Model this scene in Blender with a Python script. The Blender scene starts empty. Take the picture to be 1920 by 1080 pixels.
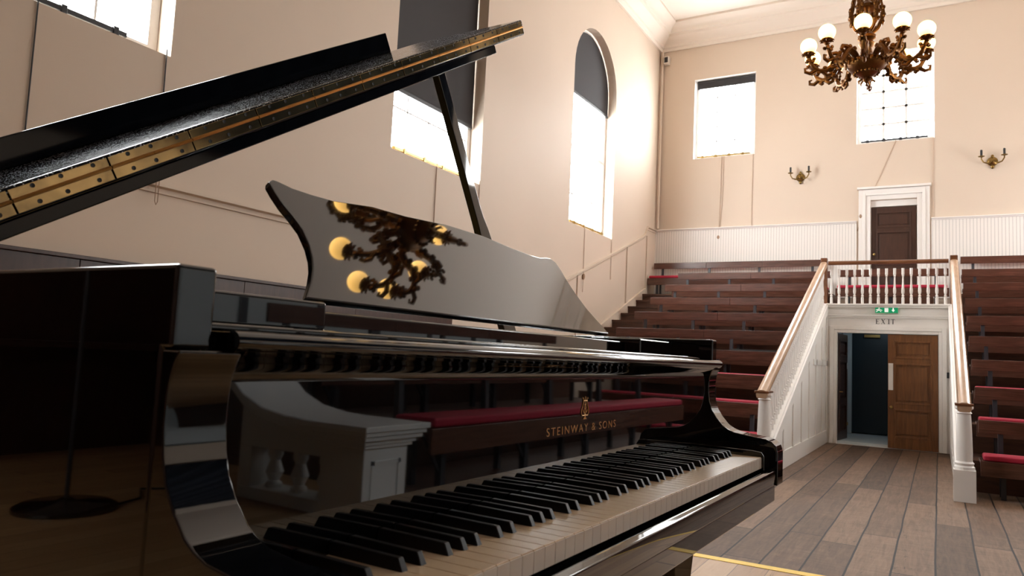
import bpy, bmesh, math, random
from mathutils import Vector, Matrix
random.seed(7)
R = math.radians
SC = bpy.context.scene
COL = SC.collection
STAGE = 0.425

# ------------------------------------------------------------------ materials
MATS = {}
def nodes(name):
    m = bpy.data.materials.new(name); m.use_nodes = True
    nt = m.node_tree; b = nt.nodes['Principled BSDF']
    MATS[name] = m
    return m, nt, b
def N(nt, t, **kw):
    n = nt.nodes.new(t)
    for k_, v_ in kw.items():
        if k_ in n.inputs: n.inputs[k_].default_value = v_
        else: setattr(n, k_, v_)
    return n
def mat(name, col, rough=.5, metal=0., ior=1.5, spec=.5, var=.0, scale=8., bump=0., bscale=60., emit=None, estr=0.):
    m, nt, b = nodes(name)
    b.inputs['Roughness'].default_value = rough; b.inputs['Metallic'].default_value = metal
    b.inputs['IOR'].default_value = ior; b.inputs['Specular IOR Level'].default_value = spec
    tc = N(nt, 'ShaderNodeTexCoord')
    if var > 0:
        no = N(nt, 'ShaderNodeTexNoise', Scale=scale, Detail=5.)
        nt.links.new(tc.outputs['Object'], no.inputs['Vector'])
        mx = N(nt, 'ShaderNodeMix', data_type='RGBA')
        mx.inputs[6].default_value = (*[c*(1-var) for c in col], 1); mx.inputs[7].default_value = (*[min(1, c*(1+var)) for c in col], 1)
        nt.links.new(no.outputs['Fac'], mx.inputs[0]); nt.links.new(mx.outputs[2], b.inputs['Base Color'])
    else:
        b.inputs['Base Color'].default_value = (*col, 1)
    if bump > 0:
        nb = N(nt, 'ShaderNodeTexNoise', Scale=bscale, Detail=3.)
        nt.links.new(tc.outputs['Object'], nb.inputs['Vector'])
        bp = N(nt, 'ShaderNodeBump', Strength=bump, Distance=.01)
        nt.links.new(nb.outputs['Fac'], bp.inputs['Height']); nt.links.new(bp.outputs['Normal'], b.inputs['Normal'])
    if emit:
        b.inputs['Emission Color'].default_value = (*emit, 1); b.inputs['Emission Strength'].default_value = estr
    return m
def wood(name, c1, c2, rough=.3, stretch=(1, 14, 14), scale=3., ior=1.5, bump=.05):
    m, nt, b = nodes(name)
    tc = N(nt, 'ShaderNodeTexCoord'); mp = N(nt, 'ShaderNodeMapping'); mp.inputs['Scale'].default_value = stretch
    nt.links.new(tc.outputs['Object'], mp.inputs['Vector'])
    no = N(nt, 'ShaderNodeTexNoise', Scale=scale, Detail=6., Roughness=.6, Distortion=.4)
    nt.links.new(mp.outputs['Vector'], no.inputs['Vector'])
    rp = N(nt, 'ShaderNodeValToRGB'); rp.color_ramp.elements[0].position = .3; rp.color_ramp.elements[1].position = .7
    rp.color_ramp.elements[0].color = (*c1, 1); rp.color_ramp.elements[1].color = (*c2, 1)
    nt.links.new(no.outputs['Fac'], rp.inputs['Fac']); nt.links.new(rp.outputs['Color'], b.inputs['Base Color'])
    b.inputs['Roughness'].default_value = rough; b.inputs['IOR'].default_value = ior
    bp = N(nt, 'ShaderNodeBump', Strength=bump, Distance=.01)
    nt.links.new(no.outputs['Fac'], bp.inputs['Height']); nt.links.new(bp.outputs['Normal'], b.inputs['Normal'])
    return m
def planks(name, width, length, cols, gap, rough, off=0., gapw=.018, worn=.5):
    """boards running along Y, built from object-space position"""
    m, nt, b = nodes(name)
    lk = nt.links.new
    tc = N(nt, 'ShaderNodeTexCoord'); sx = N(nt, 'ShaderNodeSeparateXYZ'); lk(tc.outputs['Object'], sx.inputs[0])
    def M(op, a, c=None):
        n = N(nt, 'ShaderNodeMath', operation=op)
        for i, q in enumerate((a, c)):
            if q is None: continue
            if isinstance(q, (int, float)): n.inputs[i].default_value = q
            else: lk(q, n.inputs[i])
        return n.outputs[0]
    wob = N(nt, 'ShaderNodeTexNoise', Scale=1.3, Detail=2.); lk(tc.outputs['Object'], wob.inputs['Vector'])
    xw = M('ADD', sx.outputs[0], M('MULTIPLY', M('SUBTRACT', wob.outputs['Fac'], .5), .02))
    u = M('DIVIDE', M('ADD', xw, off), width)
    cell = M('FLOOR', u); fu = M('FRACT', u)
    wn = N(nt, 'ShaderNodeTexWhiteNoise', noise_dimensions='1D'); lk(cell, wn.inputs['W'])
    v = M('ADD', M('DIVIDE', sx.outputs[1], length), M('MULTIPLY', wn.outputs['Value'], 7.3))
    vc = M('FLOOR', v); fv = M('FRACT', v)
    cmb = N(nt, 'ShaderNodeCombineXYZ'); lk(cell, cmb.inputs[0]); lk(vc, cmb.inputs[1])
    wn2 = N(nt, 'ShaderNodeTexWhiteNoise', noise_dimensions='2D'); lk(cmb.outputs[0], wn2.inputs['Vector'])
    mp = N(nt, 'ShaderNodeMapping'); mp.inputs['Scale'].default_value = (26, 2.2, 10)
    lk(tc.outputs['Object'], mp.inputs['Vector'])
    addv = N(nt, 'ShaderNodeVectorMath', operation='ADD'); lk(mp.outputs['Vector'], addv.inputs[0]); lk(wn2.outputs['Color'], addv.inputs[1])
    sc_ = N(nt, 'ShaderNodeVectorMath', operation='MULTIPLY'); lk(wn2.outputs['Color'], sc_.inputs[0]); sc_.inputs[1].default_value = (40, 40, 40)
    lk(sc_.outputs[0], addv.inputs[1])
    gr = N(nt, 'ShaderNodeTexNoise', Scale=1.0, Detail=8., Roughness=.72, Distortion=.9); lk(addv.outputs[0], gr.inputs['Vector'])
    pt = N(nt, 'ShaderNodeTexNoise', Scale=2.6, Detail=5., Roughness=.6); lk(tc.outputs['Object'], pt.inputs['Vector'])
    smp = N(nt, 'ShaderNodeMapping'); smp.inputs['Scale'].default_value = (2.5, 34, 1); lk(tc.outputs['Object'], smp.inputs['Vector'])
    saw = N(nt, 'ShaderNodeTexNoise', Scale=1., Detail=4., Roughness=.6, Distortion=1.); lk(smp.outputs['Vector'], saw.inputs['Vector'])     # marks across the board
    fac = M('ADD', M('MULTIPLY', wn2.outputs['Value'], .30), M('ADD', M('MULTIPLY', M('ADD', gr.outputs['Fac'], M('MULTIPLY', M('SUBTRACT', saw.outputs['Fac'], .5), worn)), .62), M('MULTIPLY', pt.outputs['Fac'], worn*.5)))
    rp = N(nt, 'ShaderNodeValToRGB'); el = rp.color_ramp.elements
    el[0].position = .3; el[0].color = (*cols[0], 1); el[1].position = .95; el[1].color = (*cols[2], 1)
    e = el.new(.6); e.color = (*cols[1], 1)
    lk(fac, rp.inputs['Fac'])
    ed = M('MINIMUM', fu, M('SUBTRACT', 1., fu))
    g1 = M('LESS_THAN', ed, gapw)
    ev = M('MINIMUM', fv, M('SUBTRACT', 1., fv)); g2 = M('LESS_THAN', ev, .006/length*1.0)
    # dark splits along the grain
    crk = N(nt, 'ShaderNodeMapping'); crk.inputs['Scale'].default_value = (9, .9, 1); lk(tc.outputs['Object'], crk.inputs['Vector'])
    cn = N(nt, 'ShaderNodeTexNoise', Scale=1.6, Detail=4., Distortion=1.2); lk(crk.outputs['Vector'], cn.inputs['Vector'])
    g3 = M('LESS_THAN', M('ABSOLUTE', M('SUBTRACT', cn.outputs['Fac'], .66)), .0035)
    gg = M('MAXIMUM', M('MAXIMUM', g1, g2), M('MULTIPLY', g3, .7))
    mx = N(nt, 'ShaderNodeMix', data_type='RGBA'); lk(gg, mx.inputs[0]); lk(rp.outputs['Color'], mx.inputs[6]); mx.inputs[7].default_value = (*gap, 1)
    lk(mx.outputs[2], b.inputs['Base Color'])
    b.inputs['Roughness'].default_value = rough; b.inputs['Specular IOR Level'].default_value = .22
    hg = M('SUBTRACT', M('MULTIPLY', gr.outputs['Fac'], .35), gg)
    bp = N(nt, 'ShaderNodeBump', Strength=.35, Distance=.006); lk(hg, bp.inputs['Height']); lk(bp.outputs['Normal'], b.inputs['Normal'])
    return m
def beadboard(name, col):
    m, nt, b = nodes(name)
    tc = N(nt, 'ShaderNodeTexCoord'); sx = N(nt, 'ShaderNodeSeparateXYZ'); nt.links.new(tc.outputs['Object'], sx.inputs[0])
    d = N(nt, 'ShaderNodeMath', operation='DIVIDE'); nt.links.new(sx.outputs[0], d.inputs[0]); d.inputs[1].default_value = .062
    fr = N(nt, 'ShaderNodeMath', operation='FRACT'); nt.links.new(d.outputs[0], fr.inputs[0])
    l = N(nt, 'ShaderNodeMath', operation='LESS_THAN'); nt.links.new(fr.outputs[0], l.inputs[0]); l.inputs[1].default_value = .16
    mx = N(nt, 'ShaderNodeMix', data_type='RGBA'); nt.links.new(l.outputs[0], mx.inputs[0])
    mx.inputs[6].default_value = (*col, 1); mx.inputs[7].default_value = (*[c*.66 for c in col], 1)
    nt.links.new(mx.outputs[2], b.inputs['Base Color']); b.inputs['Roughness'].default_value = .45
    bp = N(nt, 'ShaderNodeBump', Strength=.6, Distance=.006, invert=True); nt.links.new(l.outputs[0], bp.inputs['Height']); nt.links.new(bp.outputs['Normal'], b.inputs['Normal'])
    return m

WALL = mat('cream_wall_paint', (.64, .53, .425), .6, var=.05, scale=.6, bump=.06, bscale=25)
CEIL = mat('ceiling_paint', (.78, .71, .63), .7)
CORN = mat('cornice_paint', (.75, .67, .58), .6)
WHITE = mat('white_gloss_paint', (.82, .79, .75), .3, var=.03, scale=6)
BEAD = beadboard('beadboard_paint', (.80, .76, .71))
COOLW = mat('cool_white_paint', (.80, .84, .85), .35)
WINW = mat('window_white', (.80, .78, .75), .4)
BLIND = mat('blind_cloth', (.028, .026, .028), .8, bump=.1, bscale=300)
MAHOG = wood('mahogany', (.055, .021, .013), (.125, .052, .033), .27, (1.2, 16, 16), 2.5)
TIERW = wood('tier_boards', (.05, .02, .011), (.12, .05, .026), .45, (1.2, 10, 10), 2.5)
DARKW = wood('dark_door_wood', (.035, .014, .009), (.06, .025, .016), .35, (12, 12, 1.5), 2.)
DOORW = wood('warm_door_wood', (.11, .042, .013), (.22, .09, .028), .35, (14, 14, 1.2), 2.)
RAILD = wood('dark_handrail_wood', (.12, .045, .018), (.22, .09, .04), .25, (1, 8, 8), 2.)
RAILW = wood('handrail_wood', (.36, .22, .13), (.54, .36, .24), .2, (8, 1, 1), 2.)
CUSH = mat('crimson_velvet', (.38, .008, .035), .75, var=.15, scale=20, bump=.1, bscale=150)
IRON = mat('painted_iron', (.03, .033, .04), .4)
LACQ = mat('black_lacquer', (.0035, .0035, .004), .025, ior=1.75)
LIDL = mat('lid_lacquer', (.0035, .004, .006), .06, ior=1.4)
LACQM = mat('black_satin', (.006, .006, .007), .25)
IVORY = mat('white_key_tops', (.84, .66, .45), .25, var=.05, scale=30)
IVORYF = mat('key_fronts', (.95, .91, .85), .35)
EBONY = mat('black_key', (.006, .006, .007), .38, ior=1.4)
GOLD = mat('gold_leaf', (.85, .50, .20), .35, metal=.6, emit=None)
REDF = mat('red_felt', (.30, .01, .02), .9)
PLATE = mat('iron_plate_bronze', (.55, .36, .12), .35, metal=.7)
CHROME = mat('chrome', (.7, .7, .7), .15, metal=1.)
BRONZE = mat('antique_bronze', (.15, .062, .014), .34, metal=.9, var=.5, scale=40, bump=.25, bscale=90)
BRASS = mat('old_brass', (.20, .125, .04), .35, metal=1., var=.4, scale=30)
GLOBE = mat('lit_glass_globe', (.9, .8, .6), .3, emit=(1, .56, .14), estr=8.)
_nt = GLOBE.node_tree; _tc = N(_nt, 'ShaderNodeTexCoord'); _sx = N(_nt, 'ShaderNodeSeparateXYZ'); _nt.links.new(_tc.outputs['Object'], _sx.inputs[0])
_mr = N(_nt, 'ShaderNodeMapRange'); _nt.links.new(_sx.outputs[2], _mr.inputs[0])       # dimmer and more amber towards the cup
for _i, _v in ((1,.45),(2,.58),(3,3.),(4,9.)): _mr.inputs[_i].default_value = _v
_nt.links.new(_mr.outputs[0], _nt.nodes['Principled BSDF'].inputs['Emission Strength'])
TEAL = mat('teal_door_paint', (.006, .022, .032), .4)
PALE = mat('pale_blue_paint', (.5, .56, .58), .5)
GREEN = mat('sign_green', (.0, .22, .09), .4, emit=(.0, .30, .12), estr=.5)
SIGNW = mat('sign_white', (.85, .85, .8), .4, emit=(1, 1, .95), estr=.5)
BLACKP = mat('black_paint', (.012, .012, .012), .5)
TAPE = mat('yellow_tape', (.85, .55, .01), .45)
CORD = mat('sash_cord', (.36, .24, .16), .9)
CORDL = mat('pale_sash_cord', (.55, .42, .32), .9)
PLAST = mat('cream_plastic', (.75, .70, .62), .4)
KNOBB = mat('dull_brass', (.5, .35, .13), .3, metal=1.)
FLOOR = planks('old_oak_boards', .265, 3.2, ((.040, .023, .013), (.135, .080, .049), (.29, .188, .12)), (.006, .004, .003), .55, gapw=.026)
STAGEM = planks('golden_stage_boards', .14, 2.6, ((.30, .16, .07), (.42, .25, .12), (.54, .35, .18)), (.12, .06, .03), .35, gapw=.012, worn=.2)

def hinge_brass():
    m, nt, b = nodes('hinge_brass')
    b.inputs['Metallic'].default_value = 1.; b.inputs['Roughness'].default_value = .3
    tc = N(nt, 'ShaderNodeTexCoord')
    no = N(nt, 'ShaderNodeTexNoise', Scale=14., Detail=4., Distortion=1.); nt.links.new(tc.outputs['Object'], no.inputs['Vector'])
    rp = N(nt, 'ShaderNodeValToRGB'); rp.color_ramp.elements[0].position = .35; rp.color_ramp.elements[1].position = .65
    rp.color_ramp.elements[0].color = (.30, .23, .12, 1); rp.color_ramp.elements[1].color = (.62, .46, .22, 1)
    nt.links.new(no.outputs['Fac'], rp.inputs['Fac']); nt.links.new(rp.outputs['Color'], b.inputs['Base Color'])
    return m
HBRASS = hinge_brass(); HBRASS.node_tree.nodes['Principled BSDF'].inputs['Roughness'].default_value = .11
PINB = mat('hinge_pin_brass', (.75, .36, .10), .3, metal=1.)
def dusty():
    m, nt, b = nodes('dusty_lacquer')
    tc = N(nt, 'ShaderNodeTexCoord')
    vo = N(nt, 'ShaderNodeTexVoronoi', Scale=240.); nt.links.new(tc.outputs['Object'], vo.inputs['Vector'])
    no = N(nt, 'ShaderNodeTexNoise', Scale=40., Detail=3.); nt.links.new(tc.outputs['Object'], no.inputs['Vector'])
    mu = N(nt, 'ShaderNodeMath', operation='MULTIPLY'); nt.links.new(no.outputs['Fac'], mu.inputs[0]); mu.inputs[1].default_value = .44
    lt = N(nt, 'ShaderNodeMath', operation='LESS_THAN'); nt.links.new(vo.outputs['Distance'], lt.inputs[0]); nt.links.new(mu.outputs[0], lt.inputs[1])
    mx = N(nt, 'ShaderNodeMix', data_type='RGBA'); nt.links.new(lt.outputs[0], mx.inputs[0])
    mx.inputs[6].default_value = (.008, .010, .014, 1); mx.inputs[7].default_value = (.75, .8, .88, 1)
    nt.links.new(mx.outputs[2], b.inputs['Base Color'])
    b.inputs['IOR'].default_value = 1.35
    mr = N(nt, 'ShaderNodeMapRange'); nt.links.new(lt.outputs[0], mr.inputs[0]); mr.inputs[3].default_value = .1; mr.inputs[4].default_value = .9
    nt.links.new(mr.outputs[0], b.inputs['Roughness'])
    return m
DUST = dusty()
def thin_glass():
    m = bpy.data.materials.new('window_glass'); m.use_nodes = True; nt = m.node_tree
    nt.nodes.remove(nt.nodes['Principled BSDF'])
    t = N(nt, 'ShaderNodeBsdfTransparent'); t.inputs[0].default_value = (.96, .97, .97, 1)
    g = N(nt, 'ShaderNodeBsdfGlossy', Roughness=.02); mx = N(nt, 'ShaderNodeMixShader'); mx.inputs[0].default_value = .05
    nt.links.new(t.outputs[0], mx.inputs[1]); nt.links.new(g.outputs[0], mx.inputs[2])
    nt.links.new(mx.outputs[0], nt.nodes['Material Output'].inputs[0])
    return m
GLASS = thin_glass()

# ------------------------------------------------------------------ mesh helpers
class MB:
    def __init__(s): s.bm = bmesh.new()
    def box(s, x0, x1, y0, y1, z0, z1):
        vs = [s.bm.verts.new(p) for p in ((x0,y0,z0),(x1,y0,z0),(x1,y1,z0),(x0,y1,z0),(x0,y0,z1),(x1,y0,z1),(x1,y1,z1),(x0,y1,z1))]
        for f in ((0,3,2,1),(4,5,6,7),(0,1,5,4),(1,2,6,5),(2,3,7,6),(3,0,4,7)): s.bm.faces.new([vs[i] for i in f])
        return s
    def prism(s, pts, mapf, a, b):
        """polygon pts (2-D) mapped by mapf(p,t) extruded t=a..b"""
        A = [s.bm.verts.new(mapf(p, a)) for p in pts]; B = [s.bm.verts.new(mapf(p, b)) for p in pts]
        n = len(pts)
        s.bm.faces.new(A[::-1]); s.bm.faces.new(B)
        for i in range(n): s.bm.faces.new((A[i], A[(i+1)%n], B[(i+1)%n], B[i]))
        return s
    def lathe(s, prof, c=(0,0,0), seg=16, mat=None):
        """prof: (r,z) list bottom->top round the z axis at c"""
        rings = []
        for r, z in prof:
            ring = []
            for i in range(seg):
                a = 2*math.pi*i/seg; p = Vector((max(r,1e-4)*math.cos(a), max(r,1e-4)*math.sin(a), z))
                if mat: p = mat @ p
                ring.append(s.bm.verts.new(p + Vector(c)))
            rings.append(ring)
        for q in range(len(rings)-1):
            for i in range(seg):
                s.bm.faces.new((rings[q][i], rings[q][(i+1)%seg], rings[q+1][(i+1)%seg], rings[q+1][i]))
        s.bm.faces.new(rings[0][::-1]); s.bm.faces.new(rings[-1])
        return s
    def tube(s, path, rad, seg=8):
        path = [Vector(p) for p in path]; n = len(path)
        rads = rad if isinstance(rad, (list, tuple)) else [rad]*n
        t0 = (path[1]-path[0]).normalized()
        up = Vector((0,0,1)) if abs(t0.z) < .9 else Vector((1,0,0))
        nx = t0.cross(up).normalized(); rings = []
        for i, p in enumerate(path):
            t = (path[min(i+1,n-1)]-path[max(i-1,0)]).normalized()
            nx = (nx - t*nx.dot(t)).normalized(); ny = t.cross(nx)
            rings.append([s.bm.verts.new(p + (nx*math.cos(2*math.pi*k/seg)+ny*math.sin(2*math.pi*k/seg))*rads[i]) for k in range(seg)])
        for q in range(n-1):
            for k in range(seg): s.bm.faces.new((rings[q][k], rings[q][(k+1)%seg], rings[q+1][(k+1)%seg], rings[q+1][k]))
        s.bm.faces.new(rings[0][::-1]); s.bm.faces.new(rings[-1])
        return s
    def sphere(s, c, r, seg=20, rings=12, sc=(1,1,1)):
        bmesh.ops.create_uvsphere(s.bm, u_segments=seg, v_segments=rings, radius=r, matrix=Matrix.Translation(c) @ Matrix.Diagonal((*sc,1)))
        return s
    def build(s, name, m, parent=None, bevel=0., smooth=False, seg=2, local=False, ang=35):
        bm = s.bm
        bmesh.ops.recalc_face_normals(bm, faces=bm.faces)
        me = bpy.data.meshes.new(name)
        if parent is not None and not local:
            bmesh.ops.translate(bm, verts=bm.verts, vec=-parent.location)
        org = None
        if parent is None:                                  # origin at the middle of the base
            xs = [v.co for v in bm.verts]
            lo = Vector((min(p.x for p in xs), min(p.y for p in xs), min(p.z for p in xs))); hi = Vector((max(p.x for p in xs), max(p.y for p in xs), 0))
            org = Vector(((lo.x+hi.x)/2, (lo.y+hi.y)/2, lo.z))
            bmesh.ops.translate(bm, verts=bm.verts, vec=-org)
        bm.to_mesh(me); bm.free()
        me.materials.append(m)
        o = bpy.data.objects.new(name, me); COL.objects.link(o)
        if org is not None: o.location = org
        if parent is not None: o.parent = parent
        if bevel > 0:
            md = o.modifiers.new('bevel', 'BEVEL'); md.width = bevel; md.segments = seg; md.limit_method = 'ANGLE'; md.angle_limit = R(30); md.harden_normals = True
            smooth = True
        if smooth:
            for p in me.polygons: p.use_smooth = True
            md = o.modifiers.new('edges', 'EDGE_SPLIT'); md.split_angle = R(ang)
            if bevel > 0: o.modifiers.remove(md); 
        return o
def tag(o, label=None, cat=None, group=None, kind=None):
    if label: o['label'] = label
    if cat: o['category'] = cat
    if group: o['group'] = group
    if kind: o['kind'] = kind
    return o
def thing(name, loc, label, cat, group=None, kind=None, rz=0.):
    o = bpy.data.objects.new(name, None); COL.objects.link(o); o.location = loc; o.rotation_euler = (0,0,rz); o.empty_display_size = .1
    return tag(o, label, cat, group, kind)
def struct(o): o['kind'] = 'structure'; return o
def copy_tree(o, parent=None):
    c = o.copy(); COL.objects.link(c)
    if parent is not None: c.parent = parent
    for ch in list(o.children): copy_tree(ch, c)
    return c

# ------------------------------------------------------------------ room shell
XL, XR, YF, YB, ZCL = -6.26, 4.62, 18.0, -3.5, 9.95
CX = -.82
def fill_wall(name, outer, holes, mapf, thick, m):
    """flat wall with openings: loops are 2-D, mapf(p,depth) -> world"""
    bm = bmesh.new()
    faces = []
    for d in (0., thick):
        es = []
        for loop in [outer]+holes:
            vs = [bm.verts.new(mapf(p, d)) for p in loop]
            for i in range(len(vs)): es.append(bm.edges.new((vs[i], vs[(i+1)%len(vs)])))
        bmesh.ops.triangle_fill(bm, use_beauty=True, use_dissolve=False, edges=es)
    for loop in [outer]+holes:
        A = [bm.verts.new(mapf(p, 0.)) for p in loop]; B = [bm.verts.new(mapf(p, thick)) for p in loop]
        for i in range(len(loop)):
            j = (i+1) % len(loop); bm.faces.new((A[i], A[j], B[j], B[i]))
    bmesh.ops.remove_doubles(bm, verts=bm.verts, dist=1e-5)
    b = MB(); b.bm.free(); b.bm = bm
    return struct(b.build(name, m))
def arch(y0, y1, z0, zs, n=20):
    r = (y1-y0)/2; c = (y0+y1)/2
    return [(y0,z0),(y1,z0)] + [(c+r*math.cos(math.pi*i/n), zs+r*math.sin(math.pi*i/n)) for i in range(n+1)]
WY = [(1.98, 4.18), (7.43, 9.63), (12.88, 15.08)]
SILL, SPR = 4.0, 7.2
holesL = [arch(a, b, SILL, SPR) for a, b in WY]
fill_wall('wall_left', [(YB,0),(YF,0),(YF,ZCL),(YB,ZCL)], holesL, lambda p, d: (XL-d, p[0], p[1]), .32, WALL)
WYR = [(3.85,6.05),(9.3,11.5),(14.6,16.8)]
fill_wall('wall_right', [(YB,0),(YF,0),(YF,ZCL),(YB,ZCL)], [arch(a, b, SILL, SPR) for a, b in WYR], lambda p, d: (XR+d, p[0], p[1]), .32, WALL)
def rect(x0,x1,z0,z1): return [(x0,z0),(x1,z0),(x1,z1),(x0,z1)]
FW = [(-5.35,-3.83), (-1.60,-.06), (2.2,3.7)]
DOORX = (-1.30, -.39)
DZ = 2.96
fill_wall('wall_far', rect(XL-.32,XR+.32,0,ZCL), [rect(a,b,6.46,8.53) for a,b in FW]+[rect(DOORX[0],DOORX[1],DZ,5.15)], lambda p, d: (p[0], YF+d, p[1]), .30, WALL)
struct(MB().box(XL-.32,XR+.32,YB-.2,YB,0,ZCL).build('wall_back', TIERW))
struct(MB().box(XL-.32,XR+.32,YB-.2,YF+.3,ZCL,ZCL+.2).build('ceiling', CEIL))
struct(MB().box(XL-.32,XR+.32,YB-.2,YF+.3,-.2,0).build('floor', FLOOR))
# stage platform the piano stands on, with a yellow safety strip along its edge
SE = 3.73
struct(MB().box(XL+.01,XR-.01,YB+.01,SE,.002,STAGE).build('floor_stage', STAGEM))
tag(MB().box(XL+.02,1.62,SE-.065,SE-.004,STAGE+.0005,STAGE+.002).build('floor_tape', TAPE), 'yellow safety tape stuck along the edge of the golden wood stage', 'tape')
# cornice on the four walls
CP = [(0,9.38),(.05,9.38),(.07,9.44),(.10,9.46),(.11,9.52),(.20,9.60),(.29,9.66),(.31,9.72),(.36,9.73),(.38,9.79),(.44,9.84),(.52,9.87),(.55,9.90),(.55,9.949),(0,9.949)]
struct(MB().prism(CP, lambda p,t:(XL+.001+p[0],t,p[1]), YB, YF).build('trim_1', CORN, smooth=True))
struct(MB().prism(CP, lambda p,t:(t,YF-.001-p[0],p[1]), XL, XR).build('trim_2', CORN, smooth=True))
struct(MB().prism(CP, lambda p,t:(XR-.001-p[0],t,p[1]), YB, YF).build('trim_3', CORN, smooth=True))
struct(MB().prism(CP, lambda p,t:(t,YB+.001+p[0],p[1]), XL, XR).build('trim_4', CORN, smooth=True))

# windows -----------------------------------------------------------
def side_window(n, y0, y1, x, sgn):
    """arched sash window in the side wall; sgn -1 for the left wall"""
    t = thing('window_%d' % n, (x, (y0+y1)/2, SILL), None, None, kind='structure')
    g = x + sgn*.26
    b = MB(); outer = arch(y0+.003, y1-.003, SILL+.003, SPR); inner = arch(y0+.10, y1-.10, SILL+.12, SPR)
    k_ = len(outer)
    for d0, d1 in ((g-.035, g+.035),):
        vo = [[b.bm.verts.new((d,p[0],p[1])) for p in outer] for d in (d0,d1)]; vi = [[b.bm.verts.new((d,p[0],p[1])) for p in inner] for d in (d0,d1)]
        for i in range(k_):
            j = (i+1)%k_
            b.bm.faces.new((vo[0][i],vo[0][j],vi[0][j],vi[0][i])); b.bm.faces.new((vo[1][i],vi[1][i],vi[1][j],vo[1][j]))
            b.bm.faces.new((vo[0][i],vo[1][i],vo[1][j],vo[0][j])); b.bm.faces.new((vi[0][i],vi[0][j],vi[1][j],vi[1][i]))
    b.build('window_frame', WINW, t)
    b = MB()
    for q in range(1,4): yy = y0+.10+(y1-y0-.2)*q/4; b.box(g-.018,g+.018,yy-.012,yy+.012,SILL+.12,SPR+.75)
    zz = SILL+.7
    while zz < SPR+.5:
        b.box(g-.018,g+.018,y0+.1,y1-.1,zz-.012,zz+.012); zz += .62
    b.box(g-.03,g+.03,y0+.1,y1-.1,5.66,5.73)
    b.build('glazing_bars', WINW, t)
    b = MB(); vs = [b.bm.verts.new((g+sgn*.004,p[0],p[1])) for p in arch(y0+.09,y1-.09,SILL+.11,SPR)]; b.bm.faces.new(vs)
    b.build('pane', GLASS, t)
    return t
for i,(a,b_) in enumerate(WY): side_window(i+1, a, b_, XL, -1)
for i,(a,b_) in enumerate(WYR):
    t = side_window(i+4, a, b_, XR, 1); zb = (SILL+.1, 5.0, 5.2)[i]
    MB().prism(arch(a+.02,b_-.02,zb,SPR-.02), lambda p,d:(XR+.19+d,p[0],p[1]), 0., .006).build('blind_cloth', BLIND, t)  # unseen blinds; the two farther ones are lowered to limit the daylight
def far_window(n, x0, x1, z0=6.46, z1=8.53):
    t = thing('window_%d' % n, ((x0+x1)/2, YF, z0), None, None, kind='structure'); g = YF+.20
    c_ = .012; MB().box(x0+.001,x0+c_,YF-.004,YF+.163,z0+.001,z1-.001).box(x1-c_,x1-.001,YF-.004,YF+.163,z0+.001,z1-.001).box(x0+c_,x1-c_,YF-.004,YF+.163,z0+.001,z0+c_).box(x0+c_,x1-c_,YF-.004,YF+.163,z1-c_,z1-.001).build('reveal_lining', WHITE, t)
    b = MB(); w = .09
    b.box(x0+.002,x0+w,g-.035,g+.035,z0+.002,z1-.002).box(x1-w,x1-.002,g-.035,g+.035,z0+.002,z1-.002).box(x0+w,x1-w,g-.035,g+.035,z0+.002,z0+w).box(x0+w,x1-w,g-.035,g+.035,z1-w,z1-.002)
    b.build('window_frame', WINW, t, bevel=.006)
    b = MB()
    hw = .026 if n == 8 else .011
    for q in (1,2): xx = x0+w+(x1-x0-2*w)*(q/3); b.box(xx-hw,xx+hw,g-.015,g+.015,z0+w,z1-w)
    for q in range(1,5): zz = z0+w+(z1-z0-2*w)*q/5; b.box(x0+w,x1-w,g-.015,g+.015,zz-hw,zz+hw)
    b.build('glazing_bars', WINW, t)
    b = MB(); vs = [b.bm.verts.new(p) for p in ((x0+.08,g+.004,z0+.08),(x1-.08,g+.004,z0+.08),(x1-.08,g+.004,z1-.08),(x0+.08,g+.004,z1-.08))]; b.bm.faces.new(vs)
    b.build('pane', GLASS, t)
for i,(a,b_) in enumerate(FW): far_window(i+7, a, b_)

# blinds, their sill bars and cords --------------------------------------
def cord_path(p0, p1, sag=.0, n=8):
    p0, p1 = Vector(p0), Vector(p1)
    return [p0.lerp(p1, i/n) + Vector((0,0,-sag*math.sin(math.pi*i/n))) for i in range(n+1)]
def side_blind(idx, zb, label, cords, knot=False):
    y0, y1 = WY[idx]; x = XL-.19
    t = thing('roller_blind', (XL-.1,(y0+y1)/2,SILL), label, 'blind', 'blinds in the left wall windows')
    if zb < SPR: pts = arch(y0+.03,y1-.03,zb,SPR-.02)
    if zb is not None:
        MB().prism(pts, lambda p,d:(x-d,p[0],p[1]), 0., .006).build('blind_cloth', BLIND, t)
        MB().box(x-.02,x+.02,y0+.05,y1-.05,zb-.03,zb+.02).build('bottom_bar', BLACKP, t)
    b = MB().box(XL-.07,XL-.025,y0+.10,y1-.42,SILL+.02,SILL+.065)
    for q in range(4): yy = y0+.3+q*.45; b.box(XL-.08,XL-.015,yy,yy+.05,SILL+.004,SILL+.08)
    b.build('sill_roller', IRON if idx==0 else KNOBB, t, bevel=.006)
    for (yy, z1, m_) in cords:
        MB().tube([(XL+.012,yy,SILL+.05)]+cord_path((XL+.012,yy,SILL-.05),(XL+.012,yy+.01,z1)), .0065, 6).build('cord', m_, t)
        if knot and yy < y0+1.0:
            MB().sphere((XL+.02,yy,z1), .035, 10, 8, (1,1,1.9)).tube([(XL+.02,yy,z1),(XL+.03,yy-.03,z1-.2),(XL+.02,yy-.02,z1-.32)], .006, 5).build('knot', CORD, t)
    return t
side_blind(0, 6.9, 'dark roller blind in the left wall window highest above the piano lid hinge', [(2.985,2.2,IRON),(4.13,2.9,IRON)])
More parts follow.
